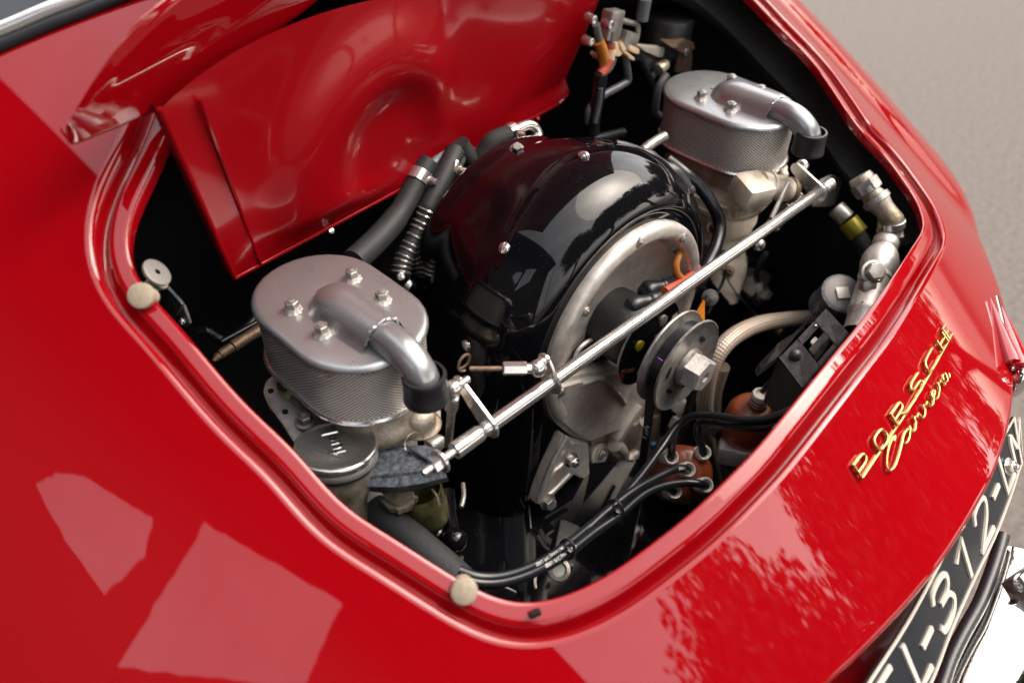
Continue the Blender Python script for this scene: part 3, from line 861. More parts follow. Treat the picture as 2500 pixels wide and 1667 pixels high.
b = MB(); b.prism([V(p) for p in [(0.2165,-0.0304,-0.0895),(0.2266,-0.0537,-0.0895),(0.2405,-0.0558,-0.0895),(0.2254,-0.0637,-0.0895),(0.2118,-0.0616,-0.0895),(0.209,-0.0345,-0.0895)]], (0, 0, -.006), bev=.0015); b.build('cover_rib', 'alu_lightened', car2)
b = MB(); b.prism([V(p) for p in [(0.2175,0.0094,-0.088),(0.2319,-0.002,-0.088),(0.2343,-0.0325,-0.088),(0.217,-0.0365,-0.088),(0.2035,-0.0303,-0.088),(0.2055,-0.0049,-0.088)]], (0, 0, -.006), bev=.0025); b.build('cover_pad', 'alu_lightened', car2)
hexbolt('nut', V((0.2287,-0.0591,-0.09)), (0, 0, 1), .009, .006, 'steel_d', car2, stud=True)
for p, m_ in (((0.2414,0.0231,-0.088), 'steel'), ((0.2431,0.0115,-0.088), 'rusty'), ((0.2461,-0.0121,-0.088), 'steel')):
    b = MB(); b.cyl(V(p), V(p)+V((0, 0, .034)), .0036, seg=12); b.cyl(V(p), V(p)+V((0, 0, .004)), .0058, seg=12, bev=.001); b.build('stud', m_, car2)
b = MB(); b.grid([[V((X2+x, y, z)) for x, y in stadium(FR-d, FL-d)] for d, z in ((.028, -.060), (.028, -.078), (.020, -.086), (.010, -.092))], closed_u=True); b.build('throat_casting', 'alu_warm', car2)
c0, c1 = V((0.2255,-0.075,-0.0656)), V((0.253,-0.085,-0.0788))
b = MB(); b.cyl(c0-(c1-c0)*.4, c1, .0130, seg=26, bev=.0015); b.cyl(c0-(c1-c0)*.05, c0+(c1-c0)*.12, .0150, seg=26, bev=.002); b.box(c0+V((-.022, .004, .002)), (.036, .034, .026), rot=(.2, .1, -.3), bev=.007); b.build('fuel_inlet', 'alu_lightened', car2)
b = MB(); b.cyl(c1, c1+(c1-c0)*.2, .0142, seg=26, bev=.001); b.build('inlet_ring', 'rusty', car2)
b = MB(); q0, q1 = V((0.2291,-0.09,-0.1105)), V((0.2747,-0.09,-0.094)); n_ = 14
pts = []
for i in range(n_*14+1):
    t = i/(n_*14); a = t*n_*2*math.pi; x_, y_, z_ = frame(q1-q0)
    pts.append(q0.lerp(q1, t)+(x_*math.cos(a)+y_*math.sin(a))*.0075)
b.tube(pts, .0009, 5); b.build('return_spring', 'steel_d', car2)
b = MB(); c = V((0.2688,-0.056,-0.075)); b.box(c, (.018, .03, .012), rot=(0, 0, .4), bev=.003); b.sphere(V((0.2623,-0.072,-0.07)), .006); b.build('cover_boss', 'alu_lightened', car2)
# pedestal down to the head
ped = thing('intake_manifold', (.25, .0, -.25), 'stained alloy intake stub below the far carburettor behind the long rod', 'manifold')
b = MB(); pts = [(0.2585,-0.02,-0.1459),(0.2705,-0.02,-0.1772),(0.257,-0.025,-0.2064),(0.2396,-0.03,-0.2437)]
pts = spline(pts, 6); b.tube(pts, [.034, .030, .024, .021, .021, .022, .022, .021, .022, .024, .027, .030, .031, .032, .032, .032, .032, .032, .032][:len(pts)], 22); b.build('stub', 'alu_lightened', ped)
b = MB(); c = V((0.2447,-0.03,-0.1616)); b.box(c, (.055, .045, .006), rot=(0, 0, .2), bev=.002); b.build('joint_flange', 'alu_lightened', ped)
for p in ((0.1872,-0.045,-0.1169), (0.2591,-0.045,-0.1678), (0.2201,-0.055,-0.186)):
    hexbolt('nut', V(p), (-.2, -.6, .8), .010, .007, 'rusty', ped, stud=True)
b = MB(); b.prism([V(p) for p in [(0.2378,-0.04,-0.1975),(0.2716,-0.04,-0.1988),(0.2912,-0.04,-0.2536),(0.3008,-0.04,-0.2885)]], (0, .015, 0), bev=.002); b.build('gusset', 'cream', ped)

# ================================================================ cross rod of the throttle linkage
A0, A1 = V((-.2494, -.12, -.0645)), V((.2746, -.12, -.0645))
def onrod(t): return A0.lerp(A1, t)
lk = thing('throttle_rod', (0, -.12, -.0645), 'long bright steel rod with ball levers crossing above the engine', 'rod')
b = MB(); b.cyl(onrod(.06), onrod(.955), .0056, seg=24, bev=.0006); b.build('rod', 'steel', lk)
b = MB(); x_ = A1-A0
b.lathe([(0, 0), (.0050, .0), (.0066, .0006), (.0066, .0235), (.0062, .0255), (.0048, .0275), (.0048, .0295), (.0060, .031), (.0062, .035), (.0056, .037)], onrod(.005), x_, 26); b.build('end_sleeve', 'steel', lk)
b = MB(); b.lathe([(0, 0), (.0066, 0), (.0066, .012), (.0060, .013), (.0060, .015), (.0068, .016), (.0068, .027), (0, .0275)], onrod(.945), x_, 22); b.build('end_sleeve', 'steel', lk)
b = MB(); b.cyl(onrod(-.03), onrod(.01), .0032, seg=14); b.cyl(onrod(-.022), onrod(-.016), .0095, seg=22, bev=.0012); b.hexnut(onrod(-.034), x_, .0105, .0065); b.cyl(onrod(-.05), onrod(-.03), .0030, seg=12); b.build('end_bolt', 'steel', lk)
def lever(p_rod, p_top, w, name='lever'):
    """flat strap with rounded ends lying across the rod"""
    x_ = V((1, 0, 0)); d = (p_top-p_rod); L = d.length; d.normalize(); s_ = d.cross(x_).normalized()
    out = []
    for k in range(13): a = math.pi*k/12; out.append(p_rod-d*(w*math.sin(a))+s_*(w*math.cos(a)))
    for k in range(13): a = math.pi*k/12; out.append(p_top+d*(w*.62*math.sin(a))-s_*(w*.62*math.cos(a)))
    b = MB(); b.prism([p-x_*.0011 for p in out], x_*.0022, bev=.0004); return b.build(name, 'steel', lk)
def ball_end(c, d, r, parent, shank=.016):
    d = V(d).normalized(); b = MB(); b.sphere(c, r, 22); b.cyl(c+d*r*.6, c+d*(r+.004), r*.62, seg=12); b.hexnut(c+d*(r+.002), d, r*1.35, shank, bev=.0008)
    return b.build('ball_socket', 'steel', parent)
# near lever
t1 = .118; xr = onrod(t1).x
tp = V((-0.212,-0.0887,-0.0419)); pr = V((tp.x, -.12, -.0645))
lv = lever(pr, tp, .0098)
bc_ = V((-0.226,-0.0981,-0.0314)); b = MB(); b.cyl(bc_, V((tp.x, bc_.y, bc_.z)), .003, seg=12); b.cyl(tp-V((.0055, 0, 0)), tp-V((.001, 0, 0)), .0052, seg=16, bev=.0008); b.build('stud', 'steel', lv)
lo = V((-0.226,-0.0881,-0.1026))
ball_end(bc_, lo-bc_, .0066, lv)
b = MB(); d = (lo-bc_).normalized(); b.box(bc_.lerp(lo, .62), (.0034, .0062, (lo-bc_).length*.78), axes=(d.cross(V((0, 1, 0))), V((0, 1, 0))-d*d.y, d), bev=.0008); b.build('link_strap', 'steel_d', lv)
# middle lever with the pull rod and its coil loop
tp = V((-0.146,-0.1124,-0.0466)); pr = V((tp.x, -.12, -.0645))
lv = lever(pr, tp, .0105)
bc_ = V((-0.16,-0.1179,-0.0418)); b = MB(); b.cyl(bc_, V((tp.x, tp.y, tp.z)), .0026, seg=12); b.cyl(tp-V((.006, 0, 0)), tp-V((.001, 0, 0)), .0048, seg=16, bev=.0008); b.build('stud', 'steel', lv)
en_ = V((-0.2014,-0.088,-0.0353)); ball_end(bc_, en_-bc_, .0068, lv, .018)
b = MB(); b.tube([bc_.lerp(en_, .25), bc_.lerp(en_, .42)], .0028, 10); b.tube([bc_.lerp(en_, .40), en_], .0020, 10); b.build('pull_rod', 'rusty', lv)
b = MB(); c = V((-0.2055,-0.088,-0.0268)); pts = [c+V((-.0064*math.cos(a), .0006*a, .0064*math.sin(a))) for a in [2*math.pi*k/26*1.08-1.4 for k in range(27)]]
b.tube(pts, .0010, 8); b.build('rod_loop', 'rusty', lv)
# far lever
tp = V((0.2485,-0.0912,-0.0489)); pr = V((tp.x, -.12, -.0645))
lv = lever(pr, tp, .0098)
bc_ = V((0.26,-0.0913,-0.0502)); b = MB(); b.cyl(bc_, tp, .003, seg=12); b.sphere(bc_, .0068, 20); b.build('ball_socket', 'steel', lv)
b = MB(); q0, q1 = V((0.2085,-0.105,-0.0434)), V((0.1693,-0.115,-0.0622)); d = q1-q0
b.box((q0+q1)/2, (.0066, .0030, d.length), axes=(d.cross(V((0, 1, 0))), V((0, 1, 0))-d.normalized()*d.normalized().y, d), bev=.0008); b.build('link_strap', 'steel_d', lv)
b = MB(); b.sphere(V((0.1885,-0.1,-0.1092)), .0068, 18); b.build('ball_socket', 'steel', lv)
b = MB(); b.prism([V(p) for p in [(0.2726,-0.1,-0.0785),(0.2999,-0.1,-0.08),(0.3198,-0.1,-0.0821),(0.347,-0.1,-0.0975),(0.3582,-0.1,-0.1085),(0.3566,-0.1,-0.1197),(0.3556,-0.1,-0.1356),(0.3459,-0.1,-0.1346),(0.2944,-0.1,-0.1116)]], (.001, .003, 0), bev=.001); b.build('anchor_bracket', 'alu', lk)

# ---- pressed bracket that carries the near end of the rod
br = thing('linkage_bracket', V((-0.2611,-0.0844,-0.1)), 'mottled blue grey pressed bracket between filler cap and rod end', 'bracket')
tpz = [(-0.2873,-0.0664,-0.088),(-0.2743,-0.0624,-0.088),(-0.2563,-0.0726,-0.088),(-0.2444,-0.0847,-0.088),(-0.24,-0.0947,-0.088),(-0.2433,-0.1049,-0.088),(-0.2503,-0.1101,-0.088),(-0.2731,-0.0955,-0.088),(-0.2941,-0.0792,-0.088)]
b = MB(); b.prism([V(p) for p in tpz], (0, 0, -.0025), bev=.0008)
cr_ = spline([(-0.2932,-0.0779,-0.089),(-0.2723,-0.0945,-0.089),(-0.2491,-0.1096,-0.089)], 6); lw = spline([(-0.2971,-0.0718,-0.108),(-0.2761,-0.0945,-0.108),(-0.2447,-0.1099,-0.108)], 6)
mid = [a.lerp(c, .5)+V((-.003, -.005, .0035)) for a, c in zip(cr_, lw)]
b.grid([cr_, mid, lw]); b.grid([[p+V((.001, .002, -.001)) for p in r_] for r_ in (cr_, mid, lw)]); b.grid([lw, [p+V((.001, .002, -.001)) for p in lw]])
b.build('pressed_arm', 'bluegrey', br, ang=55)
b = MB(); b.prism([V(p) for p in [(-0.2585,-0.0783,-0.083),(-0.2471,-0.0883,-0.083),(-0.2427,-0.0982,-0.083),(-0.2465,-0.1089,-0.083),(-0.2537,-0.1116,-0.083)]], (0, 0, -.002), bev=.0006); b.build('gusset', 'bluegrey', br)
b = MB(); c = V((-0.254,-0.0836,-0.08)); b.tube([c+V((.0085*math.cos(a), .004*math.sin(a), .0075*math.sin(a))) for a in [math.pi*k/12 for k in range(13)]], .0008, 6); b.build('wire_clip', 'steel', br)

# ================================================================ filler cap
CN = V((.14, .12, .98)).normalized(); cc = V((-0.3018,-0.0527,-0.07))
cap = thing('filler_cap', cc-CN*.05, 'round bright filler cap with raised lettering at the edge of the engine opening', 'cap')
RC = .0305
b = MB(); b.lathe([(0, .0002), (RC*.5, .0), (RC*.84, -.0002), (RC*.885, .0006), (RC*.93, .0016), (RC*.975, .0014), (RC, 0), (RC*1.005, -.002), (RC*.99, -.0045)], cc, CN, 56); b.build('cap_top', 'steel_soft', cap, ang=60)
b = MB(); b.lathe([(RC*.99, -.0045), (RC*.995, -.0050), (RC*.995, -.0095), (RC*.97, -.0105)], cc, CN, 56)
b.build('cap_skirt', 'knurl', cap)
b = MB(); b.lathe([(RC*.965, -.0105), (RC*.97, -.0125), (RC*.93, -.014), (RC*.90, -.0145)], cc, CN, 48); b.build('cap_seal', 'rubber', cap)
b = MB(); b.lathe([(RC*.90, -.0145), (RC*.88, -.022), (RC*.82, -.034), (RC*.66, -.048), (RC*.6, -.08)], cc, CN, 40); b.build('filler_neck', 'alu_dark', cap)
def text_mesh(txt, size):
    cu = bpy.data.curves.new('lettering', 'FONT'); cu.body = txt; cu.size = size; cu.extrude = 0; cu.resolution_u = 2
    ob = bpy.data.objects.new('lettering', cu); COL.objects.link(ob)
    me = bpy.data.meshes.new_from_object(ob); bpy.data.objects.remove(ob)
    return [V(v.co) for v in me.vertices], [tuple(p.vertices) for p in me.polygons]
vs, fs = text_mesh('fuel', .018)
u_ = (V((-0.2918,-0.0379,-0.07))-V((-0.3006,-0.0599,-0.07))).normalized(); u_ = (u_-CN*u_.dot(CN)).normalized(); w_ = CN.cross(u_)
x0, x1 = min(v.x for v in vs), max(v.x for v in vs); xm = (x0+x1)/2
b = MB(); n0 = len(vs)
tp_ = [cc+u_*(v.x-xm+.004)*1.1+w_*(v.y-.006)*.95+CN*.0007 for v in vs]; bt_ = [p-CN*.0014 for p in tp_]
b.add(tp_, fs); b.add(bt_, fs)
from collections import Counter
ed = Counter()
for f in fs:
    for i in range(len(f)): ed[tuple(sorted((f[i], f[(i+1) % len(f)])))] += 1
for (i, j), q in ed.items():
    if q == 1: b.add([tp_[i], tp_[j], bt_[j], bt_[i]], [(0, 1, 2, 3)])
b.build('raised_lettering', 'chrome', cap)

# ================================================================ fan shroud, housing, generator
ZC = -.121
sh = thing('fan_shroud', (0, 0, -.34), 'large glossy black arched fan shroud in the middle of the engine', 'fan shroud')
PROF = [(.088, .118), (.086, .124), (.078, .1275), (.060, .131), (.040, .140), (.015, .1485), (-.010, .1530), (-.030, .1525), (-.048, .1480), (-.062, .1400), (-.071, .1310), (-.0755, .1240), (-.0770, .1195), (-.0760, .1170), (-.0745, .1150), (-.0755, .104), (-.070, .100)]
PROF = [(p.x, p.y) for p in spline([(y, r, 0) for y, r in PROF], 3)]
b = MB(); rows = []
for y, r in PROF:
    row = []
    for k in range(7): row.append(V((-r-.012*(1-k/7)**2, y, -.36+(ZC+.36)*k/7)))
    for k in range(73):
        a = math.pi*(1-k/72); row.append(V((r*math.cos(a), y, ZC+r*math.sin(a))))
    for k in range(1, 8): row.append(V((r+.012*(k/7)**2, y, ZC+(-.36-ZC)*k/7)))
    rows.append(row)
b.grid(rows); b.build('shroud_skin', 'black_gloss', sh, ang=28)
def shn(p): return V((p.x, 0, p.z-ZC)).normalized()
for p, an in (((-0.1027,-0.024,-0.0087), .3), ((-0.001,-0.016,0.033), 1.2), ((-0.1482,-0.0248,-0.0862), .9)):
    p = V(p); slot_screw('slotted_screw', p, shn(p), .0052, 'steel', sh, an)
# sheet joint: a thin raised seam
b = MB()
for y0, a0, a1 in ((-.001, 178, 95),):
    b.tube([V((.1528*math.cos(R(a)), y0+.012*math.sin(R(a*2)), ZC+.1528*math.sin(R(a)))) for a in [a0+(a1-a0)*k/40 for k in range(41)]], .0004, 6)
b.build('sheet_seam', 'black_gloss', sh)
p = V((-0.005,0.06,0.0094)); hexbolt('clip_bolt', p, (-.3, -.3, .9), .008, .005, 'steel_d', sh)
# edge strip over the right shoulder
b = MB(); pts = [(0.0478,-0.01,0.023),(0.0725,-0.02,0.0093),(0.0943,-0.035,-0.0085),(0.1073,-0.05,-0.0258),(0.1112,-0.06,-0.0342)]
b.tube(spline(pts, 6), [.004, .0045, .005, .005, .005, .005, .005, .006, .007, .007, .006, .006, .006, .008, .009, .009, .009, .008, .008, .007, .006, .006, .006, .005, .003], 10); b.build('edge_strip', 'rubber', sh)

ho = thing('fan_housing', (0, -.08, -.25), 'round cast aluminium fan housing ring in front of the black shroud', 'fan housing')
ax = V((0, -1, 0)); oc = V((0, 0, -.122))
b = MB(); b.lathe([(.100, .066), (.1070, .068), (.1078, .0775), (.1072, .0825), (.1056, .0852), (.1025, .0864), (.0965, .0862), (.0935, .0850), (.0918, .0825), (.0900, .077), (.0880, .071), (.0850, .0665)], oc, ax, 80, x0=(1, 0, 0), a0=R(-38), a1=R(212))
b.lathe([(.0855, .0668), (.079, .0645), (.060, .0620), (.040, .0600), (.030, .0600)], oc, ax, 80)
b.build('ring_casting', 'alu', ho, ang=50)
for px in ((-0.003,-0.087,-0.0206), (-0.0681,-0.087,-0.0588), (0.0636,-0.087,-0.0478), (-0.0929,-0.087,-0.137), (-0.0554,-0.083,-0.2119)):
    p = V(px)
    b = MB(); b.cyl(p+V((0, .003, 0)), p+V((0, -.0008, 0)), .0046, seg=18, bev=.0006); sc = b.build('screw_recess', 'steel_d', ho)
    slot_screw('slotted_screw', p+V((0, .0004, 0)), (0, -1, 0), .0036, 'steel_d', sc, random.random()*3)
b = MB(); b.prism([V(p) for p in [(-0.0558,-0.0668,-0.1485),(-0.0518,-0.0668,-0.1289),(-0.0388,-0.0668,-0.1239),(-0.0162,-0.0668,-0.1308),(0.0095,-0.0668,-0.1444),(0.0191,-0.0668,-0.1675),(-0.0115,-0.0668,-0.1696),(-0.0209,-0.0668,-0.1826),(-0.0375,-0.0668,-0.1786),(-0.0519,-0.0668,-0.167)]], (0, .004, 0)); b.build('intake_port', 'carpet', ho)
b = MB(); b.tube(spline([V(p) for p in [(-0.0566,-0.0675,-0.1474),(-0.0527,-0.0675,-0.1279),(-0.0397,-0.0675,-0.1229),(-0.0171,-0.0675,-0.1298),(0.0099,-0.0675,-0.1442)]], 6), .0022, 8); b.build('port_lip', 'alu', ho)
# lower half of the casting
b = MB(); b.prism([V(p) for p in [(-0.0843,-0.0855,-0.1302),(-0.0994,-0.0855,-0.1259),(-0.1072,-0.0855,-0.1346),(-0.1039,-0.0855,-0.1556),(-0.0914,-0.0855,-0.1822),(-0.073,-0.0855,-0.2099),(-0.0453,-0.0855,-0.2445),(-0.0198,-0.0855,-0.2547),(0.0187,-0.0855,-0.2717),(0.0516,-0.0855,-0.2709),(0.0494,-0.0855,-0.2321),(-0.0033,-0.0855,-0.1678),(-0.0475,-0.0855,-0.1464)]], (0, .035, 0), bev=.005); b.build('lower_casting', 'alu', ho)
b = MB(); b.tube(spline([(-0.0649,-0.086,-0.1462),(-0.0349,-0.086,-0.1598),(-0.0133,-0.086,-0.1883),(0.0096,-0.086,-0.2246)], 6), .0022, 8)
b.box(V((0.0173,-0.085,-0.2584)), (.044, .012, .010), rot=(0, -.75, 0), bev=.002)
b.build('casting_ribs', 'alu', ho)

cs = thing('engine_case', (0, -.08, -.36), 'cast aluminium engine case with bolted angled leg under the fan housing', 'engine case')
b = MB(); b.prism([V(p) for p in [(-0.0865,-0.088,-0.1957),(-0.0737,-0.088,-0.2137),(-0.0468,-0.088,-0.2401),(-0.0366,-0.088,-0.3127),(-0.0665,-0.088,-0.2707),(-0.0989,-0.088,-0.2791),(-0.1086,-0.088,-0.2833),(-0.122,-0.088,-0.2672),(-0.1171,-0.088,-0.2497),(-0.1073,-0.088,-0.2301)]], (0, .012, 0), bev=.002)
leg = b.build('angled_leg', 'alu', cs)
b = MB()
for q in ([(-0.0753,-0.089,-0.2145),(-0.088,-0.089,-0.2369),(-0.0995,-0.089,-0.2376),(-0.115,-0.089,-0.2675)], [(-0.0995,-0.089,-0.2376),(-0.0789,-0.089,-0.2341)], [(-0.115,-0.089,-0.2675),(-0.0977,-0.089,-0.2664),(-0.0756,-0.089,-0.2615)], [(-0.0839,-0.089,-0.1998),(-0.1041,-0.089,-0.2266),(-0.1197,-0.089,-0.2652)]):
    b.tube(spline(q, 5), .0026, 8)
b.build('leg_ribs', 'alu', leg)
hexbolt('bolt', V((-0.0794,-0.092,-0.2331)), (-.2, -1, .3), .0095, .008, 'steel', leg, stud=True)
hexbolt('bolt', V((-0.11,-0.092,-0.2706)), (-.2, -1, .3), .0105, .007, 'steel_d', leg)
b = MB(); b.prism([V(p) for p in [(-0.026,-0.07,-0.2622),(0.13,-0.07,-0.3331),(0.186,-0.07,-0.3962),(0.1512,-0.07,-0.4309),(0.0558,-0.07,-0.3965),(0.0102,-0.07,-0.4052),(-0.0311,-0.07,-0.3885),(-0.0319,-0.07,-0.3489),(-0.0136,-0.07,-0.3501)]], (0, .05, 0), bev=.004); b.build('case_block', 'alu_warm', cs)
b = MB(); c = V((-0.0152,-0.08,-0.2883)); b.cyl(c+V((0, .03, -.012)), c, .0135, .0125, 24, .002); b.build('boss', 'alu', cs)
b = MB(); b.lathe([(.0085, .0003), (.0085, -.006), (0, -.006)], c+V((0, -.0006, 0)), (0, -1, .2), 22); sk = b.build('boss_socket', 'alu_dark', cs)
hexbolt('bolt', c+V((0, .003, 0)), (0, -1, .2), .008, .005, 'steel', cs)
b = MB()
for q, r_ in (([(0.0148,-0.082,-0.3597),(0.0293,-0.082,-0.3363),(0.0538,-0.082,-0.3318),(0.0575,-0.082,-0.2908)], .007), ([(-0.0293,-0.084,-0.3267),(-0.0129,-0.084,-0.3236),(-0.0017,-0.084,-0.3159)], .007), ([(-0.0435,-0.082,-0.3264),(-0.0151,-0.082,-0.3733),(0.0325,-0.082,-0.3824),(0.0499,-0.082,-0.3751)], .0035), ([(0.0077,-0.08,-0.2902),(0.0259,-0.08,-0.3215),(0.0197,-0.08,-0.3372)], .008)):
    b.tube(spline(q, 6), r_, 10)
b.build('case_ribs', 'alu', cs)
b = MB(); b.box(V((-0.0486,-0.09,-0.3126)), (.016, .016, .014), rot=(.3, .6, 0), bev=.003); b.build('case_lug', 'alu', cs)
hexbolt('bolt', V((-0.0531,-0.1,-0.3289)), (-.5, -.6, .3), .012, .010, 'steel', cs, stud=True)
b = MB(); c = V((-0.0546,-0.1,-0.3394)); b.cyl(c, c+V((-.004, -.010, -.022)), .0085, .0105, 20, .002); b.build('drain_plug', 'steel_d', cs)
b = MB(); b.box(V((0.0771,-0.085,-0.3422)), (.006, .004, .008), bev=.001); b.build('blue_tag', 'blue', cs)
b = MB(); c = V((0.1203,-0.085,-0.3081)); b.box(c, (.010, .012, .018), rot=(0, .5, 0), bev=.002); b.box(c+V((-.004, 0, -.026)), (.009, .010, .014), rot=(0, .5, 0), bev=.002); b.build('plug_clip', 'seal', cs)

ge = thing('generator', (0, -.10, -.17), 'black generator with belt pulley and big hexagon nut on its shaft', 'generator')
b = MB(); b.lathe([(.030, .055), (.0325, .057), (.0332, .060), (.0332, .104), (.032, .106)], oc, ax, 48); b.build('generator_body', 'black_satin', ge)
b = MB(); b.lathe([(.034, .1055), (.0430, .106), (.0442, .107), (.0442, .1082), (.0430, .1088), (.036, .1085), (.030, .112), (.022, .114), (.016, .116), (.016, .132)], oc, ax, 56); en = b.build('end_plate', 'black_gloss', ge)
b = MB(); b.lathe([(.0434, .1075), (.0446, .1076), (.0447, .1086), (.0436, .1092)], oc, ax, 56); b.build('end_rim', 'steel_d', en)
for an in (2.6, 1.2, 4.2):
    b = MB(); c = oc+V((.026*math.cos(an), -.114, .026*math.sin(an))); b.lathe([(0, .001), (.004, .001), (.0055, .0005), (.0055, -.002)], c, ax, 18); b.build('vent_cap', 'steel_d' if an != 2.6 else 'yellow', en)
b = MB(); b.lathe([(.016, .127), (.034, .1285), (.0435, .1305), (.0457, .1312), (.0462, .1325), (.0455, .1337), (.043, .1335), (.037, .1355), (.034, .137)], oc, ax, 64); pl = b.build('pulley_half', 'steel_d', ge)
b = MB(); rows = []
b.lathe([(.034, .1455), (.0365, .146), (.042, .1478), (.0448, .1492), (.0459, .1503), (.0460, .1514), (.0451, .1521), (.0438, .1515), (.038, .1500), (.026, .1495), (.018, .1500), (.0165, .1510)], oc, ax, 64); pf = b.build('pulley_half', 'steel_d', ge)
for an in (.75, 2.85, 4.95, 3.9):
    b = MB(); c = oc+V((.0275*math.cos(an), -.1497, .0275*math.sin(an))); t_ = V((-math.sin(an), 0, math.cos(an))); r_ = V((math.cos(an), 0, math.sin(an)))
    b.prism([c+t_*(.0042*math.cos(q)+(.002 if math.cos(q) > 0 else -.002))+r_*.0022*math.sin(q) for q in [2*math.pi*k/16 for k in range(16)]], (0, -.0006, 0)); b.build('slot', 'carpet', pf)
b = MB(); b.lathe([(0, .1505), (.0165, .1505), (.0180, .1515), (.0180, .1545), (.0165, .156), (.0125, .1562)], oc, ax, 40); b.build('collar', 'steel_d', ge)
b = MB(); c = oc+V((0, -.1562, 0)); x_, y_, z_ = frame(ax); rn = .0172
ring = lambda rr, hh, n=6: [c+z_*hh+(x_*math.cos(.35+k*math.pi/3)+y_*math.sin(.35+k*math.pi/3))*rr for k in range(6)]
o = b.grid([ring(rn, 0), ring(rn, .0130), ring(rn-.0022, .0150), ring(.0055, .0152), ring(.0050, .0147), ring(.0048, .010)], closed_u=True); b.f.append(tuple(o+30+k for k in range(6)))
b.build('shaft_nut', 'alu', ge, ang=30)
# rubber boots and leads on the generator
b = MB(); b.tube(spline([(-0.0034,-0.085,-0.0926),(0.0029,-0.088,-0.0896),(0.0153,-0.092,-0.0909),(0.0259,-0.096,-0.0883)], 6), [.0075, .0085, .0092, .0094, .0092, .0088, .0082, .0076, .0072, .0068, .0066, .0064, .0062, .0068, .0070, .0066, .0060, .006, .006], 14); b.sphere(V((-0.0015,-0.085,-0.0937)), .0082, 14)
b.build('boot', 'rubber', ge)
b = MB(); b.tube(spline([(0.0329,-0.075,-0.1003),(0.0403,-0.078,-0.0978),(0.0522,-0.082,-0.0991),(0.0606,-0.088,-0.0925)], 6), [.0085, .0095, .0102, .0102, .0098, .009, .008, .0072, .0068, .0066, .0064, .0064, .0070, .0072, .0062, .0058, .0056, .005, .005], 14); b.sphere(V((0.0356,-0.075,-0.1018)), .0098, 14)
b.build('boot', 'rubber', ge)
tube_obj('lead', [(0.03,-0.097,-0.0853),(0.0445,-0.095,-0.0896),(0.0692,-0.09,-0.0999)], .0042, 'salmon', ge)
tube_obj('lead', [(0.0868,-0.068,-0.077),(0.0749,-0.078,-0.0746),(0.0659,-0.082,-0.0807),(0.066,-0.085,-0.0902),(0.0742,-0.087,-0.1013)], .0036, 'orange', ge)
tube_obj('lead_sleeve', [(0.0865,-0.064,-0.0751),(0.0851,-0.068,-0.0752),(0.0774,-0.076,-0.074)], .0050, 'rubber', ge)
tube_obj('lead', [(0.0692,-0.09,-0.0999),(0.0937,-0.085,-0.1058),(0.1103,-0.08,-0.1097)], .0042, 'salmon', ge)
b = MB(); b.prism([V(p) for p in [(0.0725,-0.11,-0.1304),(0.0833,-0.11,-0.1182),(0.0908,-0.11,-0.149)]], (0, .002, 0)); b.build('orange_flag', 'ambered', ge)

# drive belt
b = MB()
def belt_pt(a): return oc+V((.0385*math.cos(a), 0, .0385*math.sin(a)))
pth = [V(p) for p in [(-0.0258,-0.1415,-0.3114),(-0.0309,-0.1415,-0.2366),(-0.0331,-0.1415,-0.1828)]]
pth = [V((p.x, 0, p.z)) for p in pth]
pth += [belt_pt(a)+V((0, 0, 0)) for a in [math.pi-.05-k/24*(math.pi-.1) for k in range(25)]]
pth += [V((.040, 0, -.17)), V((.036, 0, -.26)), V((.032, 0, -.36))]
for y0, y1, r_ in ((-.1372, -.1458, 0),):
    ins = []
    for i, p in enumerate(pth):
        t = (pth[min(i+1, len(pth)-1)]-pth[max(0, i-1)]).normalized(); n_ = V((-t.z, 0, t.x)); ins.append(p-n_*.0052)
    rows = [[V((p.x, y0, p.z)) for p in pth], [V((p.x, y1, p.z)) for p in pth], [V((p.x, y1+.002, p.z)) for p in ins], [V((p.x, y0-.002, p.z)) for p in ins]]
    b.grid(rows, closed_v=True)
bl_ = b.build('drive_belt', 'cable'); tag(bl_, 'black rubber drive belt running down from the generator pulley', 'belt')
# faded print on the belt
b = MB(); rnd = random.Random(5)
q0, q1 = V((-0.0386,-0.1462,-0.175)), V((-0.0375,-0.1462,-0.2392))
for k in range(24):
    t = k/24
    if rnd.random() < .2: continue
    for lane in (0, 1, 2):
        if rnd.random() < .35: continue
        x0_ = -.0042+lane*.0016
        c = q0.lerp(q1, t); L = .0036*rnd.uniform(.4, 1)
for k in range(30):
    t = k/30; c = V(pth[2]).lerp(V(pth[0]), t*.8); y_ = -.1465
    c = V((c.x-.0012, y_+.0075, c.z))
    if rnd.random() < .25: continue
    b.box(V((c.x+.0011, -.1415+rnd.uniform(-.0018, .0018), c.z)), (.0004, rnd.uniform(.002, .005), .0011))
b.build('belt_print', 'plate_white', bl_)
b = MB(); b.box(V((-0.0345,-0.1445,-0.0974)), (.0010, .005, .003)); b.build('purple_mark', 'purple', bl_)

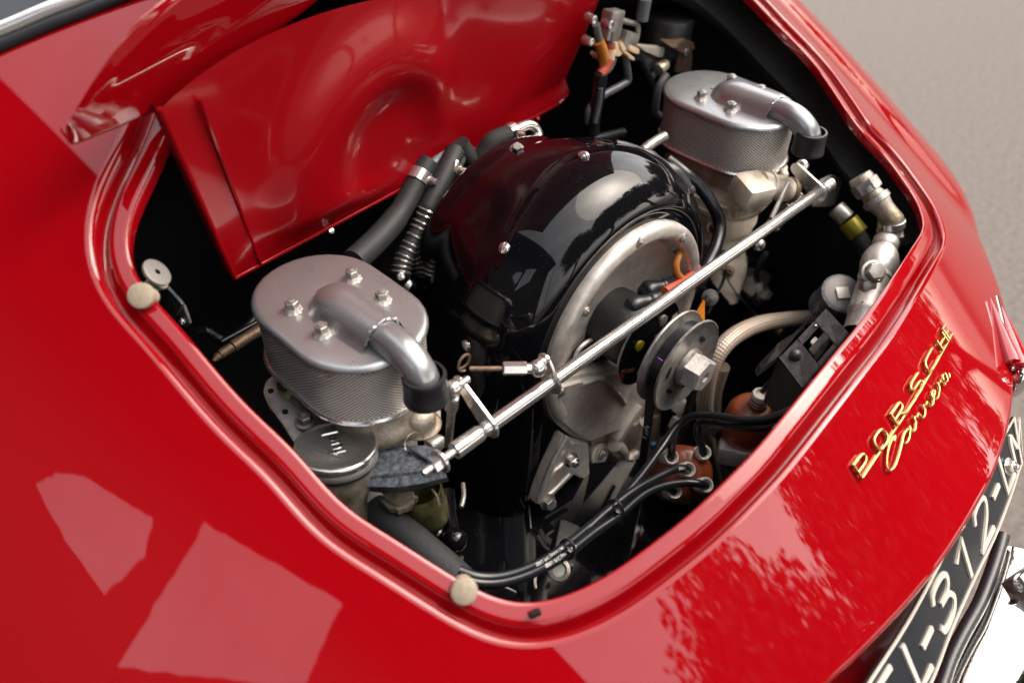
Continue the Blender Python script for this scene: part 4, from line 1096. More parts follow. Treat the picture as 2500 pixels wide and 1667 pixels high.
# ================================================================ black tinware under everything
tin = thing('engine_tin', (0, -.05, -.32), 'black painted engine tin plates around the fan housing', 'engine tin')
b = MB()
b.prism([V(p) for p in [(-0.1456,0.0895,-0.29),(-0.0988,0.0235,-0.29),(-0.0936,-0.021,-0.29),(-0.078,-0.0415,-0.29),(0.0108,-0.1111,-0.29),(-0.0023,-0.1944,-0.29),(-0.1148,-0.2127,-0.29),(-0.2311,-0.1609,-0.29),(-0.2501,-0.0503,-0.29)]], (0, 0, -.004)); b.build('floor_plate', 'black_gloss', tin)
b = MB(); b.tube(spline([(-0.1023,0.0209,-0.287),(-0.101,-0.0041,-0.287),(-0.0943,-0.0247,-0.287),(-0.0795,-0.0429,-0.287),(-0.0655,-0.0558,-0.287)], 6), .0009, 6); b.tube(spline([(-0.0863,-0.037,-0.287),(-0.1011,-0.0547,-0.287),(-0.1189,-0.0767,-0.287),(-0.1353,-0.095,-0.287)], 6), .0009, 6); b.build('plate_seam', 'steel_d', tin)
hexbolt('tin_bolt', V((-0.0891,-0.0475,-0.286)), (-.3, -.4, .9), .010, .005, 'steel', tin, stud=True)
b = MB(); b.prism([V(p) for p in [(0.1343,-0.06,-0.1045),(0.1831,-0.06,-0.1779),(0.2572,-0.06,-0.2616),(0.374,-0.06,-0.3801),(0.1785,-0.06,-0.2787),(0.1413,-0.06,-0.1609)]], (0, .003, 0)); b.build('side_plate', 'black_gloss', tin)
b = MB(); b.tube(spline([(0.1946,-0.061,-0.1637),(0.2317,-0.061,-0.2125),(0.2857,-0.061,-0.2722),(0.3608,-0.061,-0.3493)], 5), .0011, 6); b.build('plate_edge', 'steel_d', tin)
hexbolt('tin_bolt', V((0.1651,-0.07,-0.1829)), (-.6, -.6, .4), .011, .007, 'steel_d', tin, stud=True)
b = MB(); b.tube(spline([(0.1971,-0.065,-0.1657),(0.192,-0.067,-0.1788),(0.1779,-0.07,-0.1877),(0.1587,-0.075,-0.1988)], 6), .0018, 7); b.build('tin_cord', 'rubber', tin)
# lower cover on the far side
vc = thing('gear_cover', V((0.3875,-0.02,-0.3315)), 'grey cast cover with square plug below the intake stub on the far side', 'cover')
b = MB(); b.prism([V(p) for p in [(0.2913,-0.03,-0.214),(0.3424,-0.03,-0.2475),(0.4156,-0.03,-0.3127),(0.5197,-0.03,-0.4188),(0.5121,-0.03,-0.4281),(0.4233,-0.03,-0.3867),(0.3584,-0.03,-0.3201),(0.3114,-0.03,-0.2703)]], (0, .05, 0), bev=.004); b.build('cover_casting', 'alu_lightened', vc)
b = MB(); c = V((0.3112,-0.045,-0.2604)); b.box(c, (.020, .02, .019), rot=(.3, .5, .2), bev=.003); b.cyl(c, c+V((-.004, -.013, .004)), .0055, seg=16, bev=.001); b.build('square_plug', 'alu_lightened', vc)
b = MB()
for q in ([(0.2952,-0.034,-0.2387),(0.3338,-0.034,-0.2669),(0.3929,-0.034,-0.3229),(0.4369,-0.034,-0.3694)], [(0.3604,-0.034,-0.3154),(0.3919,-0.034,-0.3202),(0.41,-0.034,-0.3145)]): b.tube(spline(q, 5), .003, 8)
b.box(V((0.3576,-0.04,-0.3006)), (.02, .02, .012), rot=(0, .6, 0), bev=.003)
b.build('cover_ribs', 'alu_lightened', vc)
b = MB(); b.tube(spline([(0.3142,-0.05,-0.254),(0.283,-0.06,-0.2194),(0.2752,-0.066,-0.194),(0.2841,-0.066,-0.1856),(0.3015,-0.06,-0.2168)], 6), .0035, 8); b.build('cover_loop', 'rubber', vc)
tag(tube_obj('rubber_lead', [(0.2737,-0.045,-0.2044),(0.3367,-0.045,-0.2443),(0.4005,-0.05,-0.304),(0.468,-0.055,-0.3823),(0.4992,-0.06,-0.4329)], .0062, 'cable'), 'thick black lead lying over the grey gear cover', 'cable')

# ================================================================ hoses and pipes at the back left
G = 'rubber hoses behind the shroud'
hz = thing('rubber_hose', V((-0.1214,0.1,-0.0334)), 'thick smooth black hose with steel clamp emerging under the lid edge', 'hose', G)
b = MB(); b.tube(spline([(-0.0527,0.13,-0.0129),(-0.0708,0.125,-0.0231),(-0.1028,0.115,-0.0402),(-0.1354,0.105,-0.047),(-0.1753,0.09,-0.046)], 6), [.0105]*13+[.0115]*12, 18); b.build('hose_wall', 'hose', hz)
def clamp(p, q, r, parent):
    p, q = V(p), V(q); b = MB(); d = (q-p).normalized()
    b.lathe([(r*.98, 0), (r*1.06, .0005), (r*1.06, (q-p).length-.0005), (r*.98, (q-p).length)], p, d, 24); k = b.build('clamp_band', 'steel', parent)
    x_, y_, z_ = frame(d); s_ = V((.5, -.6, .2)).normalized(); b = MB(); c = p.lerp(q, .5)+(s_-d*s_.dot(d)).normalized()*r*1.25
    b.cyl(c-x_*.006, c+x_*.006, .0034, seg=12, bev=.0008); b.box(c, (.006, .007, .006), bev=.001); b.build('clamp_screw', 'steel', k)
clamp((-0.0637,0.127,-0.0181), (-0.0737,0.124,-0.0241), .0108, hz)
h2 = thing('breather_hose', V((-0.0623,0.1,-0.0245)), 'slim black hose with steel clamp and screw beside the arched shroud', 'hose', G)
b = MB(); b.tube(spline([(-0.0186,0.13,-0.0152),(-0.0383,0.12,-0.021),(-0.0583,0.112,-0.0315),(-0.0795,0.105,-0.046)], 6), .0098, 18); b.build('hose_wall', 'hose', h2)
clamp((-0.0292,0.122,-0.0211), (-0.0403,0.118,-0.0256), .0100, h2)
b = MB(); b.cyl(V((-0.0118,0.13,-0.0201)), V((-0.0265,0.124,-0.0239)), .0080, seg=18); b.build('pipe_stub', 'steel_d', h2)
b = MB(); b.cyl(V((-0.0216,0.14,-0.0203)), V((-0.0481,0.135,-0.0225)), .0085, seg=18); b.build('pipe_stub', 'bluegrey', h2)
h3 = thing('ribbed_hose', V((-0.1138,0.09,-0.0682)), 'black hose wound with pale wire coils between left filter and shroud', 'hose', G)
pth = spline([(-0.0782,0.1,-0.0375),(-0.0909,0.098,-0.0511),(-0.1081,0.094,-0.0638),(-0.1216,0.09,-0.0735),(-0.1299,0.085,-0.0816)], 10)
b = MB(); b.tube(pth, .0088, 18); b.build('hose_wall', 'hose', h3)
L = 0
for k in range(11):
    i = 2+int(k*3.6); p = pth[i]; d = (pth[min(i+1, len(pth)-1)]-pth[i-1]).normalized(); d = (d+V((.10, .05, .0))).normalized()
    x_, y_, z_ = frame(d); b = MB(); b.tube([p+(x_*math.cos(a)+y_*math.sin(a))*.0094 for a in [2*math.pi*j/28 for j in range(29)]], .0011, 6, caps=False); b.build('wire_coil', 'steel', h3)
b = MB(); c = V((-0.1251,0.085,-0.0927)); b.cyl(c, V((-0.1226,0.08,-0.0961)), .0075, seg=18, bev=.001); b.build('hose_union', 'steel', h3)
b = MB(); b.tube(spline([(-0.1226,0.08,-0.0952),(-0.1134,0.08,-0.0924),(-0.1037,0.08,-0.0845),(-0.0955,0.082,-0.0779)], 6), .0046, 12); b.build('steel_pipe', 'steel', h3)
b = MB(); b.cyl(V((-0.1306,0.084,-0.0807)), V((-0.1306,0.084,-0.0807))+V((-.004, -.006, .004)), .004, seg=12, bev=.001); b.build('union_screw', 'steel', h3)
h4 = thing('fabric_hose', V((-0.0077,0.12,-0.0266)), 'braided fabric elbow hose joined to a bent steel pipe above the shroud', 'hose', G)
b = MB(); b.tube(spline([(-0.013,0.13,-0.0086),(-0.0092,0.128,-0.0172),(-0.0005,0.122,-0.0294),(0.0081,0.118,-0.0216),(0.0174,0.116,-0.0123),(0.0354,0.115,-0.012),(0.0446,0.115,-0.0127)], 7), .0092, 20); b.build('hose_wall', 'fabric', h4)
clamp((0.0377,0.115,-0.0124), (0.0469,0.115,-0.0122), .0094, h4)
b = MB(); b.tube(spline([(0.0463,0.115,-0.0119),(0.0637,0.115,-0.012),(0.0714,0.112,-0.0159),(0.0729,0.108,-0.0232),(0.0624,0.1,-0.0262)], 8), .0058, 14); b.build('steel_pipe', 'steel', h4)
b = MB(); b.tube(spline([(0.0329,0.1,0),(0.0302,0.095,-0.0058),(0.0219,0.09,-0.0068),(0.0051,0.07,0.0015)], 6), .0018, 8); b.build('wire_tie', 'rubber', h4)

# small steel rod beside the left filter
r1 = thing('linkage_shaft', V((-0.2854,0.1172,-0.1)), 'tapered dull steel shaft entering behind the left filter', 'shaft')
b = MB(); b.cyl(V((-0.2801,0.1378,-0.11)), V((-0.2432,0.1416,-0.11)), .0055, seg=18); b.cyl(V((-0.2814,0.1376,-0.11)), V((-0.2937,0.1361,-0.11)), .0048, .0042, 16); b.cyl(V((-0.2955,0.1357,-0.11)), V((-0.3024,0.1329,-0.11)), .0042, .0015, 14); b.build('shaft', 'rusty', r1)
b = MB(); b.cyl(V((-0.282,0.1559,-0.115)), V((-0.2386,0.1574,-0.115)), .0028, seg=12); b.build('side_tube', 'cable', r1)
tag(tube_obj('black_conduit', [(-0.3001,0.1673,-0.1),(-0.2863,0.1747,-0.11),(-0.2731,0.1589,-0.12),(-0.2294,0.1734,-0.12)], .0045, 'cable'), 'thin black conduit in the dark corner left of the silver filter', 'conduit')
# bracket on the left wall
lb = thing('wall_bracket', V((-0.335,0.0966,-0.0054)), 'folded steel bracket with small screw on the left bay wall', 'bracket')
b = MB(); b.prism([V(p) for p in [(-0.338,0.0874,0.0176),(-0.338,0.0961,-0.0082),(-0.338,0.086,-0.0124),(-0.338,0.0585,0.0167),(-0.338,0.0774,0.0206)]], (.002, .001, 0)); b.build('folded_strap', 'bluegrey', lb)
b = MB(); b.prism([V(p) for p in [(-0.33,0.1048,-0.0203),(-0.33,0.0812,-0.0012),(-0.33,0.0796,-0.018),(-0.33,0.092,-0.0297),(-0.33,0.0975,-0.0257)]], (.002, 0, 0), bev=.0005); b.build('end_tab', 'steel_d', lb)
slot_screw('tab_screw', V((-0.331,0.0897,-0.0212)), (-.4, -.5, .6), .0028, 'steel', lb)
b = MB(); c = V((-0.344,0.0693,0.043)); b.lathe([(.002, .0003), (.004, 0), (.009, .0005), (.0105, 0), (.0105, -.002)], c, (.5, -.45, .6), 28); b.build('round_plate', 'canister_grey', lb)
b = MB(); b.cyl(V((-0.345,0.0918,0.0181)), V((-0.34,0.0772,0.0273)), .0055, .0045, 16, .001); b.build('rubber_peg', 'beige', lb)

# ================================================================ lower left: fuel bowl, dark hose, ball joint
fb = thing('filter_bowl', V((-0.25,-0.0737,-0.17)), 'tarnished greenish metal bowl hanging below the mottled bracket', 'bowl')
c = V((-0.2544,-0.0874,-0.135)); d = V((.10, -.10, -1)).normalized()
b = MB(); b.lathe([(.0155, -.006), (.0172, .0), (.0175, .014), (.0168, .024), (.0145, .033), (.010, .039), (.004, .0415), (0, .042)], c, d, 32); b.build('bowl', 'greenish', fb)
b = MB(); b.prism([V(p) for p in [(-0.2842,-0.0694,-0.125),(-0.2725,-0.0758,-0.125),(-0.262,-0.0827,-0.125),(-0.2588,-0.0887,-0.125),(-0.2643,-0.0943,-0.125),(-0.2773,-0.094,-0.125),(-0.2833,-0.0892,-0.125),(-0.2853,-0.0793,-0.125)]], (0, 0, -.012), bev=.004); b.build('bowl_cover', 'alu_dark', fb)
b = MB(); b.tube(spline([(-0.2533,-0.0996,-0.12),(-0.2547,-0.1064,-0.12),(-0.2597,-0.115,-0.12)], 6), .0012, 6); b.build('bail_wire', 'steel', fb)
dh = thing('drain_hose', V((-0.2768,-0.0968,-0.16)), 'matt dark grey hose with pale band under the lower opening edge', 'hose')
pd = spline([(-0.284,-0.0333,-0.15),(-0.285,-0.0598,-0.15),(-0.2828,-0.0877,-0.15),(-0.2814,-0.1179,-0.15),(-0.2806,-0.1428,-0.15),(-0.2806,-0.1609,-0.15)], 8)
b = MB(); b.tube(pd, [.0135]*len(pd), 20); b.build('hose_wall', 'hose', dh)
b = MB(); b.tube([pd[5], pd[6], pd[7], pd[8], pd[9]], [.0139]*5, 20); b.build('pale_band', 'seal', dh)
bj = thing('ball_joint', V((-0.242,-0.1065,-0.19)), 'black rod with round ball end beside the dark hose', 'ball joint')
b = MB(); b.sphere(V((-0.2425,-0.1098,-0.185)), .0105, 22); b.build('ball', 'black_gloss', bj)
b = MB(); b.tube(spline([(-0.2135,-0.0691,-0.185),(-0.2269,-0.0862,-0.185),(-0.2387,-0.1035,-0.185)], 5), .0058, 14); b.build('rod', 'black_gloss', bj)
b = MB(); b.sphere(V((-0.2474,-0.0928,-0.19)), .0085, 18); b.tube(spline([(-0.2507,-0.0931,-0.195),(-0.2513,-0.1091,-0.195),(-0.2499,-0.1225,-0.195)], 5), .006, 12); b.build('boot', 'black_gloss', bj)
b = MB(); b.tube(spline([(-0.1906,-0.062,-0.2),(-0.1993,-0.0726,-0.2),(-0.2092,-0.0803,-0.2)], 5), .0022, 8); b.build('steel_edge', 'steel_d', bj)
sb = thing('sump_bolt', V((-0.1952,-0.1822,-0.2)), 'round headed grey bolt low behind the front ignition cables', 'bolt')
b = MB(); c = V((-0.1998,-0.1859,-0.19)); d = V((-.3, -.4, .85)); b.lathe([(0, -.004), (.0085, -.004), (.0095, 0), (.009, .003), (.006, .0036), (.005, .001), (0, .001)], c, d, 22); b.cyl(c-d*.03, c-d*.004, .006, seg=14); b.build('bolt_head', 'steel_d', sb)
b = MB(); b.box(c-d*.02+V((.02, .01, .0)), (.05, .02, .02), rot=(.3, .2, .6), bev=.004); b.build('lug', 'black_satin', sb)
tag(tube_obj('earth_wire', [(-0.2571,-0.15,-0.185),(-0.2485,-0.1594,-0.185),(-0.2429,-0.172,-0.185),(-0.2409,-0.179,-0.185)], .0010, 'steel_d'), 'thin bare wire under the twin cables at the lower edge', 'wire')
tag(tube_obj('hanging_wire', [(-0.2146,-0.1757,-0.19),(-0.2208,-0.1799,-0.19),(-0.2251,-0.185,-0.19)], .0012, 'seal'), 'short pale wire hanging under the cable tie', 'wire')

# ================================================================ distributors and ignition cables
def seal(c, d, r, parent):
    b = MB(); b.lathe([(r*.62, -.006), (r*.98, -.005), (r*1.04, -.002), (r, .0012), (r*.86, .0030), (r*.74, .0028), (r*.66, .0014), (r*.5, -.001), (0, -.001)], c, d, 26)
    b.lathe([(r*.9, -.013), (r*1.0, -.012), (r*1.0, -.0085), (r*.86, -.0065)], c, d, 24)
    return b.build('terminal_seal', 'seal', parent)
dn = V((-.30, -.52, .80)).normalized()
d1 = thing('distributor', V((0.0298,-0.165,-0.2859))-dn*.05, 'brown distributor cap with five grey cable seals behind the rear lip', 'distributor', 'brown distributor caps')
T = [V(p) for p in ((-0.0187,-0.1638,-0.2195), (0.0071,-0.1823,-0.2185), (-0.0198,-0.1842,-0.219), (-0.022,-0.206,-0.2205), (-0.0477,-0.1897,-0.2215))]
ctr_ = V((-0.0131,-0.1851,-0.228))
b = MB(); b.lathe([(0, .002), (.010, .0015), (.0125, -.002), (.019, -.004), (.0235, -.007), (.0265, -.013), (.0275, -.024), (.0285, -.026), (.0285, -.034), (.026, -.036), (.024, -.07)], ctr_, dn, 40)
capm = b.build('distributor_cap', 'brown', d1)
for i, t in enumerate(T):
    b = MB(); b.cyl(t-dn*.026, t-dn*.004, .0074, .0062, 20, .001); b.build('tower', 'brown', capm)
    seal(t, dn, .0074, d1)
b = MB(); b.tube(spline([ctr_-dn*.03+V(q) for q in ((-.029, .004, .0), (-.02, .016, .004), (0, .022, .006), (.02, .018, .0))], 6), .0012, 6); b.build('clip_wire', 'steel_d', d1)
d2 = thing('distributor', V((0.1265,-0.17,-0.2748))-V((0, 0, .04)), 'brown distributor cap half hidden beyond the black lid latch', 'distributor', 'brown distributor caps')
c2 = V((0.0852,-0.185,-0.2146)); n2 = V((-.12, -.05, 1)).normalized()
b = MB(); b.lathe([(0, .006), (.016, .005), (.021, .001), (.0245, -.006), (.026, -.018), (.027, -.03), (.027, -.036), (.024, -.04), (.022, -.07)], c2, n2, 36); cm2 = b.build('distributor_cap', 'brown', d2)
b = MB(); b.box(c2+V((-.004, .0, -.052)), (.05, .045, .020), rot=(0, .2, .5), bev=.004); b.build('cap_bracket', 'alu', d2)
T2 = [V((0.0868,-0.188,-0.1933)), V((0.1096,-0.198,-0.2137))]
for t in T2:
    b = MB(); b.cyl(t-n2*.03, t-n2*.002, .0105, .009, 20, .001); b.build('tower', 'brown', cm2); seal(t, n2, .0086, d2)
    b = MB(); b.lathe([(.0090, -.012), (.0096, -.010), (.0085, -.008), (.0096, -.006), (.0085, -.004), (.0094, -.002)], t, n2, 22); b.build('seal_rings', 'seal', d2)

GI = 'black ignition cables'
CB = {}
def cable(pts, label, r=.0037):
    p = spline(pts, 8); b = MB(); b.tube(p, r, 14); o = b.build('ignition_cable', 'cable'); tag(o, label, 'cable', GI); return o, p
e1 = [(-0.2874,-0.1677,-0.118),(-0.2791,-0.1796,-0.122),(-0.2627,-0.1875,-0.13),(-0.2363,-0.1907,-0.142),(-0.2006,-0.1881,-0.158),(-0.1613,-0.1833,-0.172)]
e2 = [(-0.2893,-0.1714,-0.12),(-0.2814,-0.182,-0.124),(-0.2646,-0.1903,-0.132),(-0.2375,-0.1944,-0.144),(-0.2021,-0.193,-0.16),(-0.1625,-0.189,-0.174)]
oA, pA = cable(e1+[(-0.1241,-0.179,-0.182),(-0.0794,-0.1706,-0.192),(-0.0346,-0.1603,-0.198),(-0.0072,-0.1563,-0.192),(0.0044,-0.1643,-0.18),(0.0077,-0.1826,-0.168),(0.0102,-0.2164,-0.15),(0.0146,-0.2349,-0.135),(0.0311,-0.2488,-0.12)], 'upper ignition cable arching over the front distributor to the rear lip')
oB, pB = cable(e2+[(-0.1288,-0.1876,-0.184),(-0.0889,-0.1834,-0.196),(-0.0616,-0.1861,-0.205),(-0.0404,-0.1948,-0.211),(-0.0306,-0.2035,-0.213),(-0.0226,-0.2073,-0.22)], 'ignition cable with white print plugged into the lowest right seal')
oC, pC = cable([(-0.2191,-0.1873,-0.155),(-0.1853,-0.1867,-0.166),(-0.1437,-0.1816,-0.176),(-0.1014,-0.1786,-0.186),(-0.0654,-0.1787,-0.198),(-0.0388,-0.1808,-0.206),(-0.0279,-0.1836,-0.211),(-0.0199,-0.1847,-0.219)], 'ignition cable ending in the middle seal of the front distributor')
oD, pD = cable([(-0.1743,-0.1861,-0.172),(-0.1318,-0.1812,-0.184),(-0.078,-0.17,-0.196),(-0.039,-0.1595,-0.202),(-0.018,-0.1547,-0.202),(-0.0147,-0.1586,-0.206),(-0.0183,-0.1633,-0.212),(-0.0191,-0.1642,-0.22)], 'ignition cable bending down into the upper left seal')
oE, pE = cable([(0.0065,-0.1833,-0.219),(0.0062,-0.1788,-0.209),(0.0085,-0.1707,-0.2),(0.0131,-0.1689,-0.193),(0.0147,-0.1766,-0.186),(0.0105,-0.2029,-0.168),(0.0097,-0.2256,-0.152),(0.0175,-0.2418,-0.138),(0.0298,-0.2509,-0.125)], 'ignition cable rising from the upper right seal towards the rear lip')
oF, pF = cable([(-0.1655,-0.1874,-0.176),(-0.1224,-0.1827,-0.188),(-0.0901,-0.1801,-0.198),(-0.0676,-0.1817,-0.206),(-0.0544,-0.1856,-0.214),(-0.0479,-0.1903,-0.222)], 'ignition cable tucked into the lowest left seal', .0034)
G_, _ = cable([(0.084,-0.19,-0.1843),(0.0813,-0.196,-0.1677),(0.0919,-0.202,-0.1648),(0.118,-0.21,-0.1714)], 'thin grey lead leaving the far seal of the far distributor', .0030)
H_, _ = cable([(0.1057,-0.2,-0.2042),(0.1016,-0.206,-0.1868),(0.1066,-0.214,-0.1773),(0.1271,-0.22,-0.1788)], 'thin grey lead leaving the near seal of the far distributor', .0030)
I_, _ = cable([(0.0618,-0.16,-0.2474),(0.0908,-0.165,-0.2836),(0.1045,-0.175,-0.3129),(0.1257,-0.185,-0.3498)], 'black cable dropping between both brown distributors', .0046)
def tie(p, d, r, label, two=True):
    x_, y_, z_ = frame(d); b = MB()
    b.tube([V(p)+(x_*math.cos(a)*r+y_*math.sin(a)*r*1.35) for a in [2*math.pi*k/24 for k in range(25)]], .0012, 6, caps=False)
    c = V(p)+V((-.4, -.5, .7)).normalized()*r*1.15; b.box(c, (.004, .005, .003), rot=(.3, .2, .4), bev=.0006)
    b.cyl(c, c+V((-.004, .002, .009)), .0008, seg=6)
    tag(b.build('cable_tie', 'rubber'), label, 'cable tie', 'cable ties')
tie((-0.1281,-0.1824,-0.183), pA[42]-pA[40], .0078, 'black cable tie where the ignition cables fan out')
tie((-0.1973,-0.1904,-0.16), pA[34]-pA[32], .0064, 'black cable tie around the twin cables below the shroud')
tie((0.0132,-0.1798,-0.178), V((1, -.2, .1)), .0066, 'black cable tie over the arch of the upper cables')
# printed wording along two cables
def print_on(path, i0, txt, size, ang0, r, parent, inv=False):
    vs, fs = text_mesh(txt, size); w = max(v.x for v in vs)
    Ls = [0]
    for a, c in zip(path[i0:], path[i0+1:]): Ls.append(Ls[-1]+(c-a).length)
    out = []
    for v in vs:
        s = v.x; k = 0
        while k < len(Ls)-2 and Ls[k+1] < s: k += 1
        a, c = path[i0+k], path[i0+k+1]; t = (c-a).normalized(); p = a+t*(s-Ls[k])
        u = V((-.45, -.50, .74)); u = (u-t*u.dot(t)).normalized(); w_ = u.cross(t)
        an = ang0+v.y/r
        out.append(p+(u*math.cos(an)-w_*math.sin(an))*(r+.00018))
    b = MB(); b.add(out, fs); b.build('printed_wording', 'white', parent, recalc=False)
print_on(pB, 26, 'BERU  PVC Ignition Cable', .0040, -.75, .0037, oB)
print_on(pA, 24, 'BERU  PVC Ignition Cable', .0036, -.55, .0037, oA)
print_on(pC, 41, 'BERU', .0036, -.35, .0037, oC)

# ================================================================ braided hose, right hand fittings
bh = thing('braided_hose', V((0.1023,-0.13,-0.2681)), 'thick steel braided hose curving up behind the pulley', 'hose')
pb = spline([(0.1719,-0.125,-0.4492),(0.136,-0.125,-0.3657),(0.1113,-0.125,-0.298),(0.0964,-0.125,-0.2426),(0.0967,-0.125,-0.2012),(0.1203,-0.125,-0.1832),(0.1701,-0.125,-0.193),(0.2273,-0.13,-0.2157),(0.3008,-0.135,-0.2522)], 8)
b = MB(); b.tube(pb, .0092, 22); b.build('hose_braid', 'braid', bh)
b = MB(); b.tube(spline([(0.2131,-0.115,-0.4889),(0.176,-0.115,-0.3983),(0.1511,-0.115,-0.3285),(0.1388,-0.115,-0.2794),(0.1362,-0.118,-0.2348)], 8), .0075, 20); b.build('second_run', 'braid', bh)
b = MB(); c = V((0.2663,-0.115,-0.2643)); b.sphere(c, .007, 14); b.build('hose_clip', 'greenish', bh)
ft = thing('hose_fitting', V((0.27,-0.1894,-0.1155)), 'jointed steel pipe fitting with large hexagon plug at the right corner', 'fitting')
b = MB(); pf_ = spline([(0.285,-0.1423,-0.0506),(0.285,-0.1507,-0.0574),(0.285,-0.16,-0.0639),(0.285,-0.1699,-0.07),(0.285,-0.1799,-0.0761),(0.285,-0.1878,-0.0842),(0.285,-0.1904,-0.0949),(0.285,-0.1906,-0.1069)], 6)
rad_ = []
for i in range(len(pf_)):
    t = i/(len(pf_)-1); rad_.append(.0112+.0012*math.sin(t*20)+(.0012 if .35 < t < .42 else 0))
b.tube(pf_, rad_, 24); b.build('bent_pipe', 'alu_dark', ft)
for i, w in ((4, .0136), (9, .0132), (16, .0142), (31, .0132), (36, .0138)):
    p, q = pf_[i], pf_[i+2]; b = MB()
    if i in (4, 36): b.hexnut(p, q-p, .0245, .012, bev=.001)
    else: b.lathe([(.0095, -.004), (w, -.003), (w, .003), (.0095, .004)], p, q-p, 26)
    b.build('union_nut', 'steel_d' if i < 20 else 'steel', ft)
p0 = V((0.275,-0.1927,-0.1)); p1 = V((0.205,-0.2179,-0.1281)); dd = (p1-p0)
b = MB(); b.lathe([(.010, -.004), (.0125, 0), (.0128, .008), (.0115, .010), (.0150, .016), (.0178, .024), (.0185, .032), (.0172, .040), (.0160, .044), (.0168, .046), (.0168, .049), (.0155, .050), (.0155, .085), (.0165, .088), (.0165, .093), (.0150, .095), (.0150, .115)], p0, dd, 36); b.build('valve_body', 'alu', ft)
c = V((0.218,-0.2094,-0.1005)); b = MB(); nn_ = V((-.55, -.45, .70)).normalized()
b.lathe([(.0105, -.012), (.0105, -.003), (.0118, -.003), (.0118, -.0005), (.0095, 0)], c, nn_, 28); b.hexnut(c, nn_, .0155, .009, bev=.001, rot=.2); b.build('hexagon_plug', 'alu', ft)
b = MB(); c = V((0.206,-0.2142,-0.1094)); b.lathe([(.0085, -.008), (.0075, -.002), (.0060, .0), (0, .0006)], c, nn_, 22); b.build('round_stud', 'steel_d', ft)
for px in (((0.195,-0.218,-0.1223)), ((0.19,-0.2171,-0.1303))):
    b = MB(); b.box(V(px), (.014, .010, .007), rot=(.2, .4, .5), bev=.0012); b.build('nut_flat', 'alu', ft)
cn = thing('round_canister', V((0.215,-0.1898,-0.1465)), 'round grey canister with small data plate behind the black lid latch', 'canister')
ca = V((-.30, -.34, .89)).normalized(); c = V((0.225,-0.1849,-0.1442))
b = MB(); b.lathe([(0, .0005), (.0185, .0), (.0215, -.001), (.0222, -.003), (.0222, -.006), (.0212, -.008), (.0212, -.030), (.0225, -.032), (.0225, -.036), (.018, -.04)], c, ca, 40); b.build('canister_body', 'bluegrey', cn)
b = MB(); b.lathe([(0, .0012), (.0180, .0008), (.0195, 0)], c, ca, 40); b.build('canister_top', 'canister_grey', cn)
b = MB(); x_, y_, z_ = frame(ca); b.box(c+ca*.0028+V((-.002, 0, 0)), (.013, .0125, .0008), axes=((.75, -.62, .02), ca.cross(V((.75, -.62, .02))), ca), bev=.0003); b.build('data_plate', 'plate_white', cn)
sm = thing('banded_hose', V((0.305,-0.1505,-0.1261)), 'slim dark hose with olive band in the far right corner', 'hose')
b = MB(); b.cyl(V((0.305,-0.1207,-0.1078)), V((0.305,-0.1365,-0.115)), .0098, seg=20, bev=.001); b.build('hose_end', 'steel_d', sm)
b = MB(); b.cyl(V((0.305,-0.1379,-0.1164)), V((0.305,-0.1533,-0.1258)), .0112, seg=20, bev=.001); b.build('olive_band', 'yellow', sm)
b = MB(); b.tube(spline([(0.305,-0.1499,-0.1243),(0.305,-0.1603,-0.133),(0.305,-0.1717,-0.145),(0.305,-0.1822,-0.1587)], 5), .0085, 16); b.build('hose_wall', 'fabric', sm)

# ---- lid latch bracket at the middle of the rear lip
lt = thing('lid_latch', V((0.0551,-0.23,-0.0889)), 'black painted slotted lid latch bracket on the rear lip of the opening', 'latch')
qa, qb, qc, qd = V((0.1351,-0.205,-0.1009)), V((0.1101,-0.24,-0.0939)), V((0.0474,-0.238,-0.1194)), V((0.067,-0.203,-0.1201))
def lq(u, v): return qa.lerp(qd, u).lerp(qb.lerp(qc, u), v)
nl = (qd-qa).cross(qb-qa).normalized(); nl = nl if nl.z > 0 else -nl
def bar(u0, u1, v0, v1, th=.003, m='black_worn', lift=0., name='latch_bar', par=None):
    b = MB(); b.prism([lq(u0, v0)+nl*lift, lq(u1, v0)+nl*lift, lq(u1, v1)+nl*lift, lq(u0, v1)+nl*lift], -nl*th, bev=.0008); return b.build(name, m, par or lt)
bar(0, .26, 0, 1, name='latch_plate'); bar(.62, 1, 0, 1, name='latch_plate'); bar(.255, .625, .0, .20, name='latch_bar'); bar(.255, .625, .86, 1, name='latch_bar')
bar(.26, .60, .46, .66, .010, 'black_worn', .001, 'latch_bolt'); bar(.36, .48, .20, .42, .006, 'seal', -.006, 'latch_spring')
b = MB(); c = lq(.80, .32)+nl*.0008; b.sphere(c, .0058, 16, axis=nl); b.build('rivet', 'black_worn', lt)
b = MB(); c = lq(.20, .22)+nl*.001; b.sphere(lq(.30, .16)+nl*.0005, .0018, 10); b.build('bright_rivet', 'chrome', lt)
b = MB(); b.prism([V(p) for p in [(0.1254,-0.2,-0.1022),(0.0659,-0.203,-0.1175),(0.072,-0.188,-0.1504),(0.075,-0.182,-0.1486),(0.0978,-0.186,-0.1335),(0.1266,-0.19,-0.1321)]], (0, .002, -.010), bev=.001); b.build('latch_arm', 'black_worn', lt)
b = MB(); b.tube(spline([(0.0765,-0.184,-0.1498),(0.1014,-0.188,-0.1417),(0.1189,-0.196,-0.1207)], 6), .0022, 8); b.tube(spline([(0.0754,-0.188,-0.1521),(0.0726,-0.2,-0.1257)], 6), .0018, 8); b.build('arm_edge', 'black_worn', lt)
b = MB(); b.prism([qc+V((0, 0, 0)), qd, qd+V((-.004, .0, -.055)), qc+V((-.004, 0, -.045))], (.0025, .002, 0)); b.build('side_web', 'black_satin', lt)

